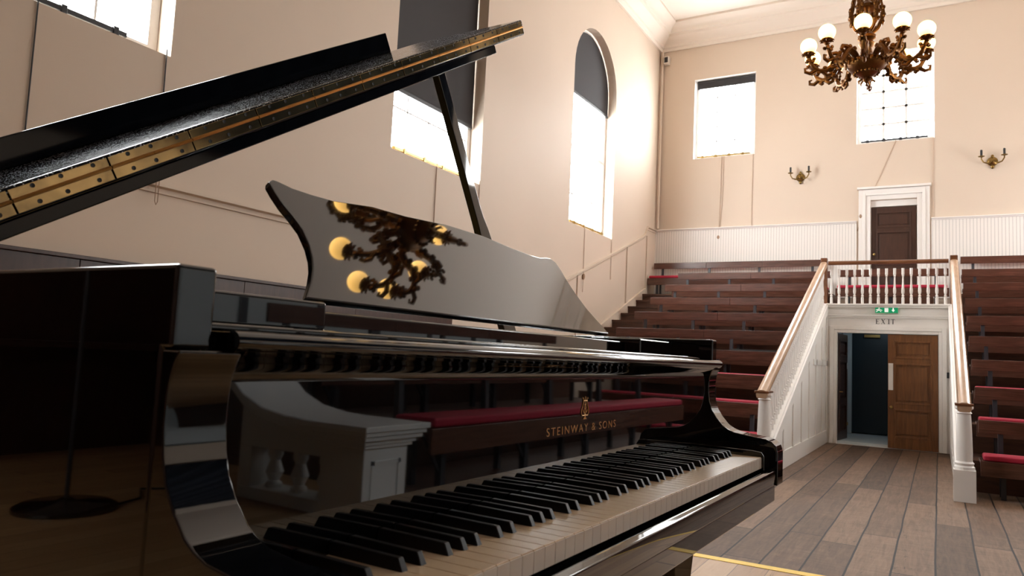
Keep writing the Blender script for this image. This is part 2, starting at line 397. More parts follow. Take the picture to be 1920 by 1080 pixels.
side_blind(1, 4.93, 'long charcoal roller blind hanging low behind the lid prop', [(8.45,2.15,CORD),(9.60,2.15,CORD)])
side_blind(2, 6.78, 'dark roller blind filling the arched top of the window near the corner', [(13.62,3.0,CORDL),(15.06,3.1,CORDL)], True)
def far_blind(idx, drop, label, cords):
    x0,x1 = FW[idx]; y = YF+.11
    t = thing('roller_blind', ((x0+x1)/2, YF+.1, 6.46), label, 'blind', 'blinds in the far wall windows')
    if drop:
        MB().box(x0+.05,x1-.03,y,y+.008,8.5-drop,8.5).tube([(x0+.05,y+.02,8.49),(x1-.03,y+.02,8.49)], .03, 10).build('blind_cloth', BLIND, t)
    b = MB().box(x0+.1,x1-.12,YF+.03,YF+.07,6.50,6.535)
    for q in range(4): xx = x0+.2+q*.33; b.box(xx,xx+.06,YF+.02,YF+.08,6.475,6.55)
    b.build('sill_roller', KNOBB if idx==0 else IRON, t, bevel=.004)
    for pts, kn in cords:
        MB().tube(pts, .0065, 5).build('cord', CORDL, t)
        if kn:
            c = Vector(pts[-1]); MB().sphere(c, .05, 8, 6, (1,.6,1.5)).tube([c,c+Vector((.03,0,-.12)),c+Vector((-.04,0,-.25)),c+Vector((-.06,0,-.33))], .014, 5).build('knot', CORD, t)
yc = YF-.014
far_blind(0, .20, 'short dark roller blind at the top of the far window nearest the corner',
          [([(-4.62,yc,6.48),(-4.63,yc,5.6),(-4.66,yc,4.45)],True), ([(-4.57,yc,6.48),(-4.58,yc,5.5),(-4.64,yc,4.5)],False), ([(-3.87,yc,6.46),(-3.88,yc,5.0),(-3.87,yc,4.2)],False)])
far_blind(1, 0, 'blind bar with slanting cord on the far window sill behind the chandelier',
          [([(-.80,yc,6.48),(-1.15,yc,5.6),(-1.5,yc,4.8)],True), ([(-.08,yc,6.46),(-.09,yc,5.5),(-.085,yc,4.72)],False)])

# dado, beadboard and other wall trim -------------------------------------
DADO = 4.64
struct(MB().box(XL+.001,-1.58,YF-.035,YF-.001,2.965,DADO).build('trim_5', BEAD))
struct(MB().box(-.12,XR-.001,YF-.035,YF-.001,2.965,DADO).build('trim_6', BEAD))
for n,(a,b_) in ((7,(XL+.002,-1.58)),(8,(-.12,XR-.002))):
    struct(MB().prism([(0,0),(.05,0),(.055,.02),(.075,.035),(.075,.055),(0,.06)], lambda p,t:(t,YF-.001-p[0],DADO+p[1]), a, b_).build('trim_%d'%n, WHITE, bevel=.004))
# dado rail on the left wall: level, climbing with the seating, then a short swan-neck
PL = [(3.9,2.74),(12.55,2.74),(12.95,2.86),(17.05,4.36),(17.18,4.43),(17.26,4.56),(17.34,4.64),(YF-.04,4.66)]
def rail_along(name, pl, h, d, m, dz=0.):
    b = MB()
    for (ya,za),(yb,zb) in zip(pl[:-1],pl[1:]):
        A = [(XL+.001,ya,za+dz),(XL+d,ya,za+dz+h*.25),(XL+d,ya,za+dz+h*.8),(XL+.001,ya,za+dz+h)]
        B = [(XL+.001,yb,zb+dz),(XL+d,yb,zb+dz+h*.25),(XL+d,yb,zb+dz+h*.8),(XL+.001,yb,zb+dz+h)]
        va=[b.bm.verts.new(p) for p in A]; vb=[b.bm.verts.new(p) for p in B]
        for i in range(4): b.bm.faces.new((va[i],va[(i+1)%4],vb[(i+1)%4],vb[i]))
        b.bm.faces.new(va[::-1]); b.bm.faces.new(vb)
    return struct(b.build(name, m))
rail_along('trim_9', PL, .05, .045, WALL); rail_along('trim_10', PL, .022, .02, WALL, -.055)
b = MB()
for yy in (13.4, 16.05, 17.35):
    zt = 2.86+(yy-12.95)*.366; b.box(XL+.001,XL+.03,yy-.05,yy+.05,zt-1.45,zt-.03)
struct(b.build('trim_11', WALL, bevel=.008))
# vertical pipe in the far corner with a small sensor box near the cornice
tag(MB().tube([(XL+.07,YF-.09,4.72),(XL+.07,YF-.09,9.36)], .035, 10).build('corner_pipe', WALL, smooth=True), 'cream painted vertical pipe in the corner between left and far walls', 'pipe')
t = thing('wall_sensor', (XL+.10,YF-.12,9.1), 'small box sensor in the corner just below the cornice', 'sensor')
MB().box(XL+.12,XL+.26,YF-.16,YF-.02,9.02,9.22).build('housing', PLAST, t, bevel=.012)
MB().box(XL+.145,XL+.235,YF-.168,YF-.155,9.05,9.19).build('lens_panel', BLACKP, t)
MB().tube([(XL+.04,YF-.05,9.28),(XL+.16,YF-.06,9.17)], .018, 6).build('bracket', BLACKP, t)
# loop of cord hanging from the dado rail near the lid, and a frayed scrap further left
tag(MB().tube([(XL+.06,4.11,2.92),(XL+.06,4.11,2.60),(XL+.06,4.125,2.57),(XL+.06,4.14,2.60),(XL+.06,4.14,2.92)], .004, 5).build('cord_loop', CORD), 'thin loop of cord hanging over the wall moulding below the lid', 'cord')
b = MB()
for q in range(7): b.tube([(XL+.02,3.22+.012*q*random.random(),2.46),(XL+.02+.03*random.random(),3.2+.05*random.random(),2.40),(XL+.02,3.19+.06*random.random(),2.33)], .005, 5)
tag(b.build('cord_scrap', CORDL), 'small frayed scrap of cord on the left wall below the lid', 'cord')

# ------------------------------------------------------------------ far tiers, passage and portal
PXL, PXR = -1.88, .24                   # sides of the passage between the two seating blocks
RY = lambda i: 10.4+.931*i              # y of the back rail of row i (0 = front)
RZ = lambda i: .37*i
b = MB(); c = MB()
for i in range(1,9):
    y0 = RY(i-1)+.07; y1 = (RY(i)+.07) if i < 8 else YF-.002
    b.box(XL+.002,PXL-.06,y0,y1,.002,RZ(i)).box(XL+.002,PXL-.06,y0-.02,y0,RZ(i)-.035,RZ(i))
    c.box(PXR+.06,XR-.002,y0,y1,.002,RZ(i)).box(PXR+.06,XR-.002,y0-.02,y0,RZ(i)-.035,RZ(i))
    b.box(XL+.002,-5.42,y0-.42,y0-.021,.002 if i==1 else RZ(i-1)+.001,RZ(i)-.185)
    b.box(XL+.002,-5.42,y0-.44,y0-.42,RZ(i)-.22,RZ(i)-.185)
struct(b.build('floor_tiers', TIERW)); struct(c.build('floor_steps', TIERW))
struct(MB().box(PXL-.06,PXR+.06,15.10,YF-.002,2.44,2.59).box(DOORX[0]-.3,DOORX[1]+.3,17.35,YF-.002,2.59,DZ-.01).build('floor_landing', TIERW))
# sloping white skirting board on the left wall above the aisle steps
b = MB()
pts = [(10.2,.02),(10.2,.36),(17.2,3.13),(17.2,2.79)]
b.prism(pts, lambda p,t:(t,p[0],p[1]), XL+.003, XL+.06); struct(b.build('baseboard_left', WALL, bevel=.006))

# passage side walls: raking white panelled strings carrying the balustrades
STR = lambda y: .34+(y-9.62)*.42         # top of the string
def side_string(n, x, s):
    """x: face towards the passage, s=+1 if the passage is on +x"""
    b = MB(); pts = [(9.72,.002),(15.08,.002),(15.08,STR(15.08)-.002),(9.72,STR(9.72))]
    b.prism(pts, lambda p,t:(t,p[0],p[1]), x-.06, x+.06)
    w = struct(b.build('wall_passage_%s' % n, WHITE))
    b = MB(); f = x+s*.061
    def strip(y0,y1,z0a,z1a,z0b,z1b,d=.018):
        b.prism([(y0,z0a),(y1,z0b),(y1,z1b),(y0,z1a)], lambda p,t:(t,p[0],p[1]), f, f+s*d)
    strip(9.75,15.0,.003,.24,.003,.24)                                        # skirting
    strip(9.75,15.0,STR(9.75)-.16,STR(9.75),STR(15)-.16,STR(15)-.01,.03)        # raking rail
    for yy in (10.6,11.35,12.1,12.85,13.6,14.35,14.93): strip(yy-.045,yy+.045,.24,STR(yy-.045)-.16,.24,STR(yy+.045)-.16)
    strip(13.3,15.0,1.42,1.52,1.42,1.52)
    b.build('panel_moulding', WHITE, w, bevel=.004)
    return w
side_string('left', PXL, 1); side_string('right', PXR, -1)

# portal wall with the exit doorway
OX0, OX1, OZ = -1.64, .0, 2.05
fill_wall('wall_portal', rect(PXL+.062,PXR-.062,.003,2.588), [[(OX0,.004),(OX1,.004),(OX1,OZ),(OX0,OZ)]], lambda p,d:(p[0],15.02+d,p[1]), .10, WHITE)
pw = bpy.data.objects['wall_portal']
b = MB()
def frame3(b, x0, x1, z1, w, y, d):
    b.box(x0-w,x0,y-d,y,.004,z1+w).box(x1,x1+w,y-d,y,.004,z1+w).box(x0,x1,y-d,y,z1,z1+w)
frame3(b, OX0, OX1, OZ, .055, 15.019, .018); frame3(b, OX0-.055, OX1+.055, OZ+.055, .07, 15.019, .035); 
b.build('architrave', WHITE, pw, bevel=.006)
b = MB()
b.box(PXL+.062,PXR-.062,14.985,15.019,2.33,2.36).box(PXL+.062,PXR-.062,14.965,15.019,2.36,2.385)
b.box(PXL+.062,PXR-.062,14.93,15.019,2.52,2.555).box(PXL+.062,PXR-.062,14.90,15.019,2.555,2.588)
b.build('lintel_moulding', WHITE, pw, bevel=.005)
# painted roman capitals over the doorway
def serif(b, ch, x, y, z, h):
    w = h*.72; th = h*.15; tn = h*.06; sf = h*.05
    def q(*pts): b.prism([(x+px, z+pz) for px,pz in pts], lambda p,t:(p[0],t,p[1]), y, y-.002)
    def bar(x0,x1,z0,z1): q((x0,z0),(x1,z0),(x1,z1),(x0,z1))
    if ch == 'E':
        bar(.12*w,.12*w+th,0,h); bar(0,.95*w,0,tn); bar(0,.9*w,h-tn,h); bar(.12*w,.65*w,h*.48,h*.48+tn)
        bar(.9*w,.95*w,0,h*.24); bar(.85*w,.9*w,h*.78,h); bar(.62*w,.67*w,h*.38,h*.65)
    if ch == 'X':
        q((.08*w,h),(.08*w+th*1.1,h),(w,0),(w-th*1.1,0)); q((.92*w,h),(.92*w-tn*1.2,h),(.05*w,0),(.05*w+tn*1.2,0))
        bar(-.03*w,.38*w,h-sf,h); bar(.68*w,1.03*w,h-sf,h); bar(-.05*w,.3*w,0,sf); bar(.65*w,1.1*w,0,sf)
    if ch == 'I': bar(.2*w,.2*w+th,0,h); bar(.02*w,.38*w+th,0,sf); bar(.02*w,.38*w+th,h-sf,h)
    if ch == 'T': bar(.5*w-th/2,.5*w+th/2,0,h); bar(0,w,h-tn,h); bar(0,.05*w,h*.74,h); bar(.95*w,w,h*.74,h); bar(.3*w,.7*w,0,sf)
b = MB(); hh = .088
for ch, xo in (('E',-.995),('X',-.905),('I',-.80),('T',-.745)): serif(b, ch, xo+.0, 15.018, 2.225, hh)
b.build('lettering', BLACKP, pw)
tag(bpy.data.objects['lettering'], 'black painted roman capitals')
# running-man exit sign above
t = thing('exit_sign', (-.815,14.985,2.42), 'green emergency exit sign with running figure above the doorway lettering', 'sign')
MB().box(-1.0,-.63,14.955,15.015,2.425,2.525).build('light_box', GREEN, t, bevel=.006)
b = MB()
def sq(b,pts,y=14.954): b.prism(pts, lambda p,t_:(p[0],t_,p[1]), y, y-.003)
sq(b,[(-.845,2.44),(-.785,2.44),(-.785,2.512),(-.845,2.512)])                                  # doorway
sq(b,[(-.945,2.498),(-.925,2.498),(-.925,2.515),(-.945,2.515)])                                # head
sq(b,[(-.965,2.492),(-.915,2.487),(-.930,2.468),(-.955,2.470)])                                # trunk
sq(b,[(-.955,2.470),(-.940,2.470),(-.975,2.440),(-.990,2.443)]); sq(b,[(-.945,2.472),(-.930,2.470),(-.900,2.455),(-.905,2.438),(-.918,2.455)])
sq(b,[(-.915,2.487),(-.880,2.470),(-.885,2.463),(-.92,2.478)]); sq(b,[(-.965,2.492),(-.990,2.475),(-.985,2.470),(-.955,2.483)])
sq(b,[(-.715,2.515),(-.697,2.515),(-.697,2.475),(-.715,2.475)]); sq(b,[(-.735,2.478),(-.677,2.478),(-.706,2.440)])
b.build('pictogram', SIGNW, t); b = MB().box(-1.01,-.62,15.003,15.019,2.418,2.532).build('back_plate', PLAST, t)

# doors ----------------------------------------------------------------
def panel_door(b, w, h, th, panels, mk):
    """door leaf in local x (0..w), z (0..h) with sunk fielded panels, front face at y=0 side -"""
    st = .11; zs = [0.]+[p for pr in panels for p in pr]+[h]
    b.box(0,st,0,th,0,h).box(w-st,w,0,th,0,h)
    for i in range(0,len(zs),2): b.box(st,w-st,0,th,zs[i],zs[i+1])
    for z0,z1 in panels:
        b.box(st,w-st,th*.44,th*.56,z0,z1)
        for d0,d1,i_ in ((.30,.70,.045),(.16,.84,.06)): b.box(st+i_,w-st-i_,th*d0,th*d1,z0+i_,z1-i_)
        for f0,f1 in ((-.010,.004),(th-.004,th+.010)):                    # bolection moulding round each panel
            b.box(st-.018,st+.014,f0,f1,z0-.018,z1+.018).box(w-st-.014,w-st+.018,f0,f1,z0-.018,z1+.018).box(st+.014,w-st-.014,f0,f1,z0-.018,z0+.014).box(st+.014,w-st-.014,f0,f1,z1-.014,z1+.018)
    return b
# right leaf of the exit, closed
t = thing('door_2', (-.795,15.03,.0), None, None, kind='structure')
b = MB(); panel_door(b, .79, 2.03, .06, [(.20,.68),(.80,1.50),(1.62,1.90)], None); bmesh.ops.translate(b.bm, verts=b.bm.verts, vec=(0,0,.012))
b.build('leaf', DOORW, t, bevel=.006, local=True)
MB().box(.008,.085,-.006,-.0005,1.04,1.52).build('finger_plate', WINW, t, bevel=.003, local=True)
tag(bpy.data.objects['finger_plate'], 'white finger plate')
MB().lathe([(.012,0),(.012,.02),(.026,.03),(.03,.045),(.022,.06),(.001,.064)], (0,0,0), 14, Matrix.Translation((.055,-.001,.74)) @ Matrix.Rotation(R(90),4,'X')).build('knob', KNOBB, t, smooth=True, local=True)
# left leaf, swung open into the passage
t = thing('door_3', (-1.63,15.125,.0), None, None, kind='structure', rz=R(84))
b = MB(); panel_door(b, .79, 2.03, .06, [(.20,.68),(.80,1.50),(1.62,1.90)], None); bmesh.ops.translate(b.bm, verts=b.bm.verts, vec=(0,0,.012))
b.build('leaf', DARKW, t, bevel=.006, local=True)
MB().tube([(.70,-.02,.30),(.70,-.02,.36)],.012,6).tube([(.06,-.012,.95),(.06,-.06,.95),(.02,-.07,.95)],.009,6).build('bolt', KNOBB, t, local=True)
MB().box(.70,.76,-.005,-.0005,1.38,1.5).build('sticker', WINW, t, local=True)
# inner lobby: pale side wall, teal inner door, light floor
struct(MB().box(PXL+.07,PXL+.10,15.13,YF-.004,.003,2.43).build('wall_lobby_left', PALE))
struct(MB().box(PXR-.10,PXR-.07,15.13,YF-.004,.003,2.43).build('wall_lobby_right', PALE))
struct(MB().box(PXL+.11,PXR-.11,15.125,YF-.004,.001,.05).build('floor_lobby', PALE))
t = thing('door_4', (-1.62,17.2,.05), None, None, kind='structure')
MB().box(-1.58,-.62,17.2,17.25,.07,2.15).build('leaf', TEAL, t, bevel=.005)
MB().box(-1.76,-1.585,17.13,17.27,.052,2.3).box(-.615,-.45,17.13,17.27,.052,2.3).box(-1.585,-.615,17.13,17.27,2.155,2.3).build('door_frame', PALE, t, bevel=.01)
MB().box(-1.35,-1.05,17.12,17.199,2.06,2.12).build('door_closer', KNOBB, t, bevel=.005)
struct(MB().box(-.449,PXR-.101,17.15,17.25,.052,2.42).build('wall_lobby_end', PALE))
MB().lathe([(.05,2.33),(.12,2.36),(.13,2.40),(.13,2.438)], (-.95,16.2,0), 18).build('lobby_fill_glow', mat('lobby_fill_emission', (.8,.85,.9), .4, emit=(.75,.9,1), estr=14.), bpy.data.objects['floor_landing'], smooth=True)  # added glowing disc, no known fixture; brightens the lobby in place of daylight
tag(MB().box(.105,.165,14.985,15.018,1.30,1.40).build('wall_switch', BLACKP, bevel=.004), 'small dark switch box on the right side of the exit surround', 'switch')
# upper door behind the gallery
t = thing('door_1', ((DOORX[0]+DOORX[1])/2,YF+.06,DZ), None, None, kind='structure')
b = MB(); panel_door(b, DOORX[1]-DOORX[0]-.03, 2.03, .05, [(.16,.62),(.74,1.46),(1.58,1.9)], None)
bmesh.ops.translate(b.bm, verts=b.bm.verts, vec=(DOORX[0]+.015,YF+.06,DZ+.01)); b.build('leaf', DARKW, t, bevel=.007)
MB().box(DOORX[0]+.002,DOORX[1]-.002,YF+.125,YF+.16,DZ+.002,5.148).box(DOORX[0]+.002,DOORX[1]-.002,YF+.05,YF+.124,DZ+2.05,5.148).build('lining', WHITE, t)
b = MB()
def arc3(b,x0,x1,z0,z1,w,y,d): b.box(x0-w,x0,y-d,y,z0,z1+w).box(x1,x1+w,y-d,y,z0,z1+w).box(x0,x1,y-d,y,z1,z1+w)
arc3(b,DOORX[0]-.001,DOORX[1]+.001,2.966,5.155,.10,YF-.001,.03); arc3(b,DOORX[0]-.10,DOORX[1]+.10,2.966,5.255,.06,YF-.001,.06)
arc3(b,DOORX[0]-.16,DOORX[1]+.16,2.966,5.315,.08,YF-.001,.035)
b.box(DOORX[0]-.27,DOORX[1]+.27,YF-.09,YF-.001,5.40,5.45).build('architrave', WHITE, t, bevel=.006)
MB().sphere((DOORX[0]+.07,YF+.035,DZ+.98),.03,10,8).build('knob', KNOBB, t, smooth=True)

# balustrades ---------------------------------------------------------
BPROF = [(.0,.0),(.024,.001),(.024,.14),(.014,.15),(.025,.175),(.014,.20),(.024,.24),(.027,.29),(.021,.36),(.015,.46),(.013,.56),(.013,.60),(.022,.615),(.013,.63),(.024,.64),(.024,.78)]
def baluster(p, h, parent, src=[None]):
    b = MB().lathe([(r,z*h/.78) for r,z in BPROF], (0,0,0), 10)
    if src[0] is None:
        src[0] = b.build('baluster', WHITE, parent, smooth=True, local=True); o = src[0]
    else:
        b.bm.free(); o = src[0].copy(); COL.objects.link(o); o.parent = parent
    o.location = Vector(p)-parent.location; o.scale = (1,1,h/.78)
    return o
def rail_prof(w, h): return [(-w,0),(-w*.75,-.012),(w*.75,-.012),(w,0),(w*1.1,h*.45),(w*.85,h*.85),(w*.4,h),(-w*.4,h),(-w*.85,h*.85),(-w*1.1,h*.45)]
def stair_balustrade(x, label):
    t = thing('stair_balustrade', (x,9.62,0), label, 'balustrade', 'white balustrades of the exit passage')
    H = lambda y: 1.05+(y-9.62)*.4185
    b = MB(); pr = rail_prof(.062,.09)
    A = [b.bm.verts.new((x+p[0],9.45,H(9.45)+p[1])) for p in pr]; B = [b.bm.verts.new((x+p[0],14.98,H(14.98)+p[1])) for p in pr]
    for i in range(len(pr)): j=(i+1)%len(pr); b.bm.faces.new((A[i],A[j],B[j],B[i]))
    b.bm.faces.new(A[::-1]); b.bm.faces.new(B)
    b.build('handrail', RAILW, t, smooth=True)
    nb = MB().box(x-.105,x+.105,9.51,9.73,.001,.34).lathe([(.10,.34),(.10,.37),(.085,.385),(.095,.41),(.078,.43),(.080,.55),(.074,.75),(.066,.92),(.064,.94),(.078,.95),(.066,.965),(.066,.98),(.09,1.0),(.09,1.03)], (x,9.62,0), 20)
    nb.build('newel_post', WHITE, t, smooth=True)
    MB().box(x-.088,x+.088,9.44,9.72,1.031,1.058).build('newel_cap', RAILD, t, bevel=.006)
    n = 37
    for q in range(n):
        yy = 9.84+(14.86-9.84)*q/(n-1); z0 = STR(yy)+.004
        baluster((x,yy,z0), H(yy)-.012-z0, t)
    return t
stair_balustrade(PXL, 'long white balustrade with wooden handrail on the left of the exit')
stair_balustrade(PXR, 'white balustrade with wooden handrail seen edge-on right of the exit')
t = thing('gallery_balustrade', (CX,15.0,2.59), 'short level white balustrade with dark wooden rail above the exit sign', 'balustrade')
pr = rail_prof(.05,.06)
b = MB().prism(pr, lambda p,q:(q,15.0+p[0],3.335+p[1]), PXL+.08, PXR-.08); b.build('handrail', RAILD, t, smooth=True)
for xx in (PXL,PXR): MB().box(xx-.06,xx+.06,14.985,15.09,2.592,3.46).build('end_post', RAILD, t, bevel=.012)
for q in range(15): baluster((-1.745+q*.1325,15.0,2.592), .731, t)

# benches --------------------------------------------------------------
def bench(L, label, group, loc, rz=0., cush=True, c0=0., c1=None, npost=None, braces=False):
    """pew: local x along its length 0..L, sitter faces -y, back rail at y=0, floor z=0"""
    t = thing('pew_bench', loc, label, 'bench', group, rz=rz)
    m_ = max(1,int(round(L/1.35)))
    for q in range(m_): MB().box(L*q/m_+(.0015 if q else 0),L*(q+1)/m_-.0015,-.035,0,.70,.85).build('back_rail', MAHOG, t, bevel=.005, local=True)
    MB().box(0,L,-.46,-.10,.385,.42).build('seat', MAHOG, t, bevel=.006, local=True)
    MB().box(0,L,-.475,-.445,.25,.419).build('seat_front', MAHOG, t, bevel=.005, local=True)
    if cush:
        c1 = c1 or L-.03
        MB().box(max(c0,.03),c1,-.47,-.12,.4205,.485).build('seat_cushion', CUSH, t, bevel=.022, seg=3, local=True)
        t.children[-1]['label'] = 'crimson seat cushion'
    n = npost or max(2, int(round(L/1.15))+1)
    for q in range(n):
        x = .22+(L-.44)*q/(n-1)
        b = MB().box(x-.025,x+.025,.002,.035,.42,.80).box(x-.025,x+.025,-.13,.03,.36,.40).box(x-.022,x+.022,-.16,-.115,0.002,.384)
        b.prism([(-.02,.40),(.035,.42),(.035,.80),(.002,.80)], lambda p,s_:(s_,p[0],p[1]), x-.026, x+.026)
        b.build('back_post', IRON, t, local=True)
        b = MB().box(x-.025,x+.025,-.41,-.36,.002,.384)
        if braces: b.tube([(x,-.38,.10),(x+.22,-.40,.37)],.014,6)
        b.build('leg', IRON, t, local=True)
    return t
ords = ['front','second','third','fourth','fifth','sixth','seventh','eighth','rearmost']
for i in range(9):
    x0, x1 = (-5.3, PXL-.09) if 0 < i < 8 else ((-6.2, -2.25) if i == 8 else (-5.3, PXL-.09))
    if i == 8: lab = 'dark mahogany pew bench against the far wall, rearmost row of the left seating block'
    elif i == 0: lab = 'front pew bench of the left seating block, low on the hall floor beside the newel'
    else: lab = 'mahogany pew bench with long back rail, %s row from the floor in the left block' % ords[i]
    bench(x1-x0, lab, 'pew benches of the left seating block', (x0, RY(i)-(.06 if i == 8 else 0), RZ(i)+.001))
for i in range(9):
    x0, x1 = PXR+.16, 4.3
    if i == 8: lab = 'dark pew bench against the far wall, rearmost row right of the balustrade'
    elif i == 0: lab = 'front pew bench with red cushion beside the right newel post on the hall floor'
    else: lab = 'dark pew bench, %s row from the floor in the right block' % ords[i]
    bench(x1-x0, lab, 'pew benches of the right seating block', (x0, RY(i)-(.06 if i == 8 else 0), RZ(i)+.001))
bench(PXR-PXL-.12, 'short pew bench with red cushion seen through the gallery balusters', None, (PXL+.06, 16.75, 2.591), npost=3)
# black folder with a cream end left on a left-hand bench
zf = RZ(3)+.488
t = thing('folder', (-2.6,RY(3)-.32,zf), 'thin black folder with cream edge lying on a left block bench near the handrail', 'folder')
MB().box(-3.05,-2.28,RY(3)-.44,RY(3)-.20,zf,zf+.028).build('cover', BLACKP, t, bevel=.003)
MB().box(-2.279,-2.17,RY(3)-.44,RY(3)-.20,zf,zf+.04).build('page_edge', PLAST, t, bevel=.003)

# wooden wall bench with tall panelled back along the left wall
t = thing('wall_bench', (XL+.3,3.0,STAGE), 'long dark wooden panel-backed bench against the left wall behind the piano', 'bench')
b = MB()
y = -3.3
while y < 9.0:
    y2 = min(9.0,y+1.7); b.box(XL+.004,XL+.05,y+.002,y2-.002,STAGE+.002 if y2<SE else .002,1.98); y = y2
b.build('back_panel', DARKW, t, bevel=.004)
MB().box(XL+.002,XL+.075,-3.3,9.0,1.981,2.015).build('top_rail', DARKW, t, bevel=.006)
MB().box(XL+.055,XL+.48,-3.3,9.0,1.25,1.30).build('seat', DARKW, t, bevel=.006)
for yy in (-3.2,-1.2,.8,2.8,4.9,6.9,8.9): MB().box(XL+.06,XL+.44,yy-.03,yy+.03,(STAGE if yy<SE else 0)+.002,1.249).build('leg', DARKW, t)

# right-hand side seating (seen mirrored in the fallboard)
struct(MB().box(1.78,XR-.015,SE+.005,9.0,.002,.44).box(2.75,XR-.015,SE+.005,9.0,.44,.82).box(3.70,XR-.015,SE+.005,9.0,.82,1.2).build('floor_side_tier', TIERW))
wp = struct(MB().box(XR-.05,XR-.004,YB+.02,9.0,1.21,2.0).box(XR-.05,XR-.004,YB+.02,SE,STAGE+.002,1.209).build('wall_panelling', PALE))
y = -3.2
while y < 9.0: MB().box(XR-.065,XR-.0505,y,y+.09,1.22,1.98).build('batten', IRON, wp); y += .95
MB().box(XR-.09,XR-.004,YB+.02,9.0,2.001,2.06).build('panel_rail', IRON, wp)
bench(4.7, 'red cushioned bench on the right side platform facing the stage, mirrored in the fallboard', 'pew benches at the right side', (2.42,8.5,.441), rz=R(-90), braces=True)
bench(4.7, 'rear bench on the raised step along the right wall', 'pew benches at the right side', (3.45,8.5,.821), rz=R(-90), braces=True)
# heavy dark blue curtain on the right wall (its folds show in the polished cheek of the piano)
t = thing('curtain', (XR-.12,2.7,3.25), 'tall dark blue curtain on the right wall, mirrored in the piano cheek', 'curtain')
b = MB(); nn = 220; cols = []
for q in range(nn+1):
    yy = -3.3+12.0*q/nn; xx = XR-.14+.05*math.sin(q*.9)+.02*math.sin(q*.37)
    cols.append([b.bm.verts.new((xx+.01*math.sin(q*.9+z_),yy,z_)) for z_ in (3.25,5.2,7.2,9.2)])
for q in range(nn):
    for r_ in range(3): b.bm.faces.new((cols[q][r_],cols[q+1][r_],cols[q+1][r_+1],cols[q][r_+1]))
o = b.build('drape', mat('dark_blue_velvet', (.008,.016,.032), .9), t, smooth=True, ang=80)
md = o.modifiers.new('thick','SOLIDIFY'); md.thickness = .006
MB().tube([(XR-.13,-3.35,9.24),(XR-.13,8.75,9.24)], .03, 10).build('curtain_rail', IRON, t)
# white parapet with pedestal, swept cap and balusters beside it
t = thing('parapet', (2.2,3.0,STAGE), 'white parapet with moulded pedestal and swept cap at the right of the stage', 'parapet')
b = MB().box(1.70,2.02,2.93,3.27,STAGE+.002,.83)
for k_,(d,z0,z1) in enumerate(((.02,.83,.85),(.035,.85,.875),(.06,.875,.90),(.075,.90,.925),(.09,.925,.955))): b.box(1.70-d,2.02+d,2.93-d,3.27+d,z0,z1)
b.box(1.685,1.70,2.96,3.24,STAGE+.002,STAGE+.12)
b.build('pedestal', COOLW, t, bevel=.004)
b = MB(); 
for y0,y1,z0,z1 in ((2.985,3.005,.50,.76),(3.195,3.215,.50,.76),(2.985,3.215,.50,.52),(2.985,3.215,.74,.76)): b.box(1.692,1.70,y0,y1,z0,z1)
b.build('panel_moulding', COOLW, t)
b = MB(); top = [(2.02,.955),(2.25,.965),(2.45,.995),(2.62,1.06),(2.74,1.15),(2.82,1.28)]
pts = top+[(x_,z_-.07) for x_,z_ in top[::-1]]
b.prism(pts, lambda p,q:(p[0],q,p[1]), 2.86, 3.34); b.build('cap', COOLW, t, bevel=.01)
b = MB().prism([(2.02,.74),(2.79,.74),(2.79,1.16),(2.72,1.06),(2.60,.98),(2.45,.92),(2.25,.89),(2.02,.88)], lambda p,q:(p[0],q,p[1]), 3.0, 3.2)
b.box(2.02,2.79,3.0,3.2,STAGE+.002,.50).box(2.68,2.79,3.0,3.2,.50,.74); b.build('panel', COOLW, t, bevel=.004)
for xx in (2.14,2.36,2.58): MB().lathe([(.05,0),(.05,.02),(.03,.04),(.055,.09),(.03,.16),(.045,.19),(.045,.235)], (xx,3.1,.502), 12).build('baluster', COOLW, t, smooth=True)
# black floor lamp behind the camera, mirrored in the spine of the piano
t = thing('floor_lamp', (-4.13,-1.45,STAGE), 'slim black floor lamp with round base, mirrored in the side of the piano', 'lamp')
MB().lathe([(.25,.0015),(.25,.02),(.22,.035),(.05,.045),(.03,.06)], (-4.13,-1.45,STAGE), 28).build('base', LACQ, t, smooth=True)
MB().tube([(-4.13,-1.45,STAGE+.05),(-4.13,-1.45,2.2)], .012, 8).build('pole', IRON, t, smooth=True)
MB().lathe([(.04,2.2),(.17,2.38),(.165,2.38),(.03,2.21)], (-4.13,-1.45,0), 20).build('lamp_shade', LACQM, t, smooth=True)
MB().tube([(-4.0,-1.6,STAGE+.01),(-4.1,-1.85,STAGE+.01),(-4.35,-2.0,STAGE+.01),(-4.2,-2.2,STAGE+.01),(-4.45,-2.3,STAGE+.01),(-5.2,-2.9,STAGE+.01)], .007, 6).build('cable', BLACKP, t)

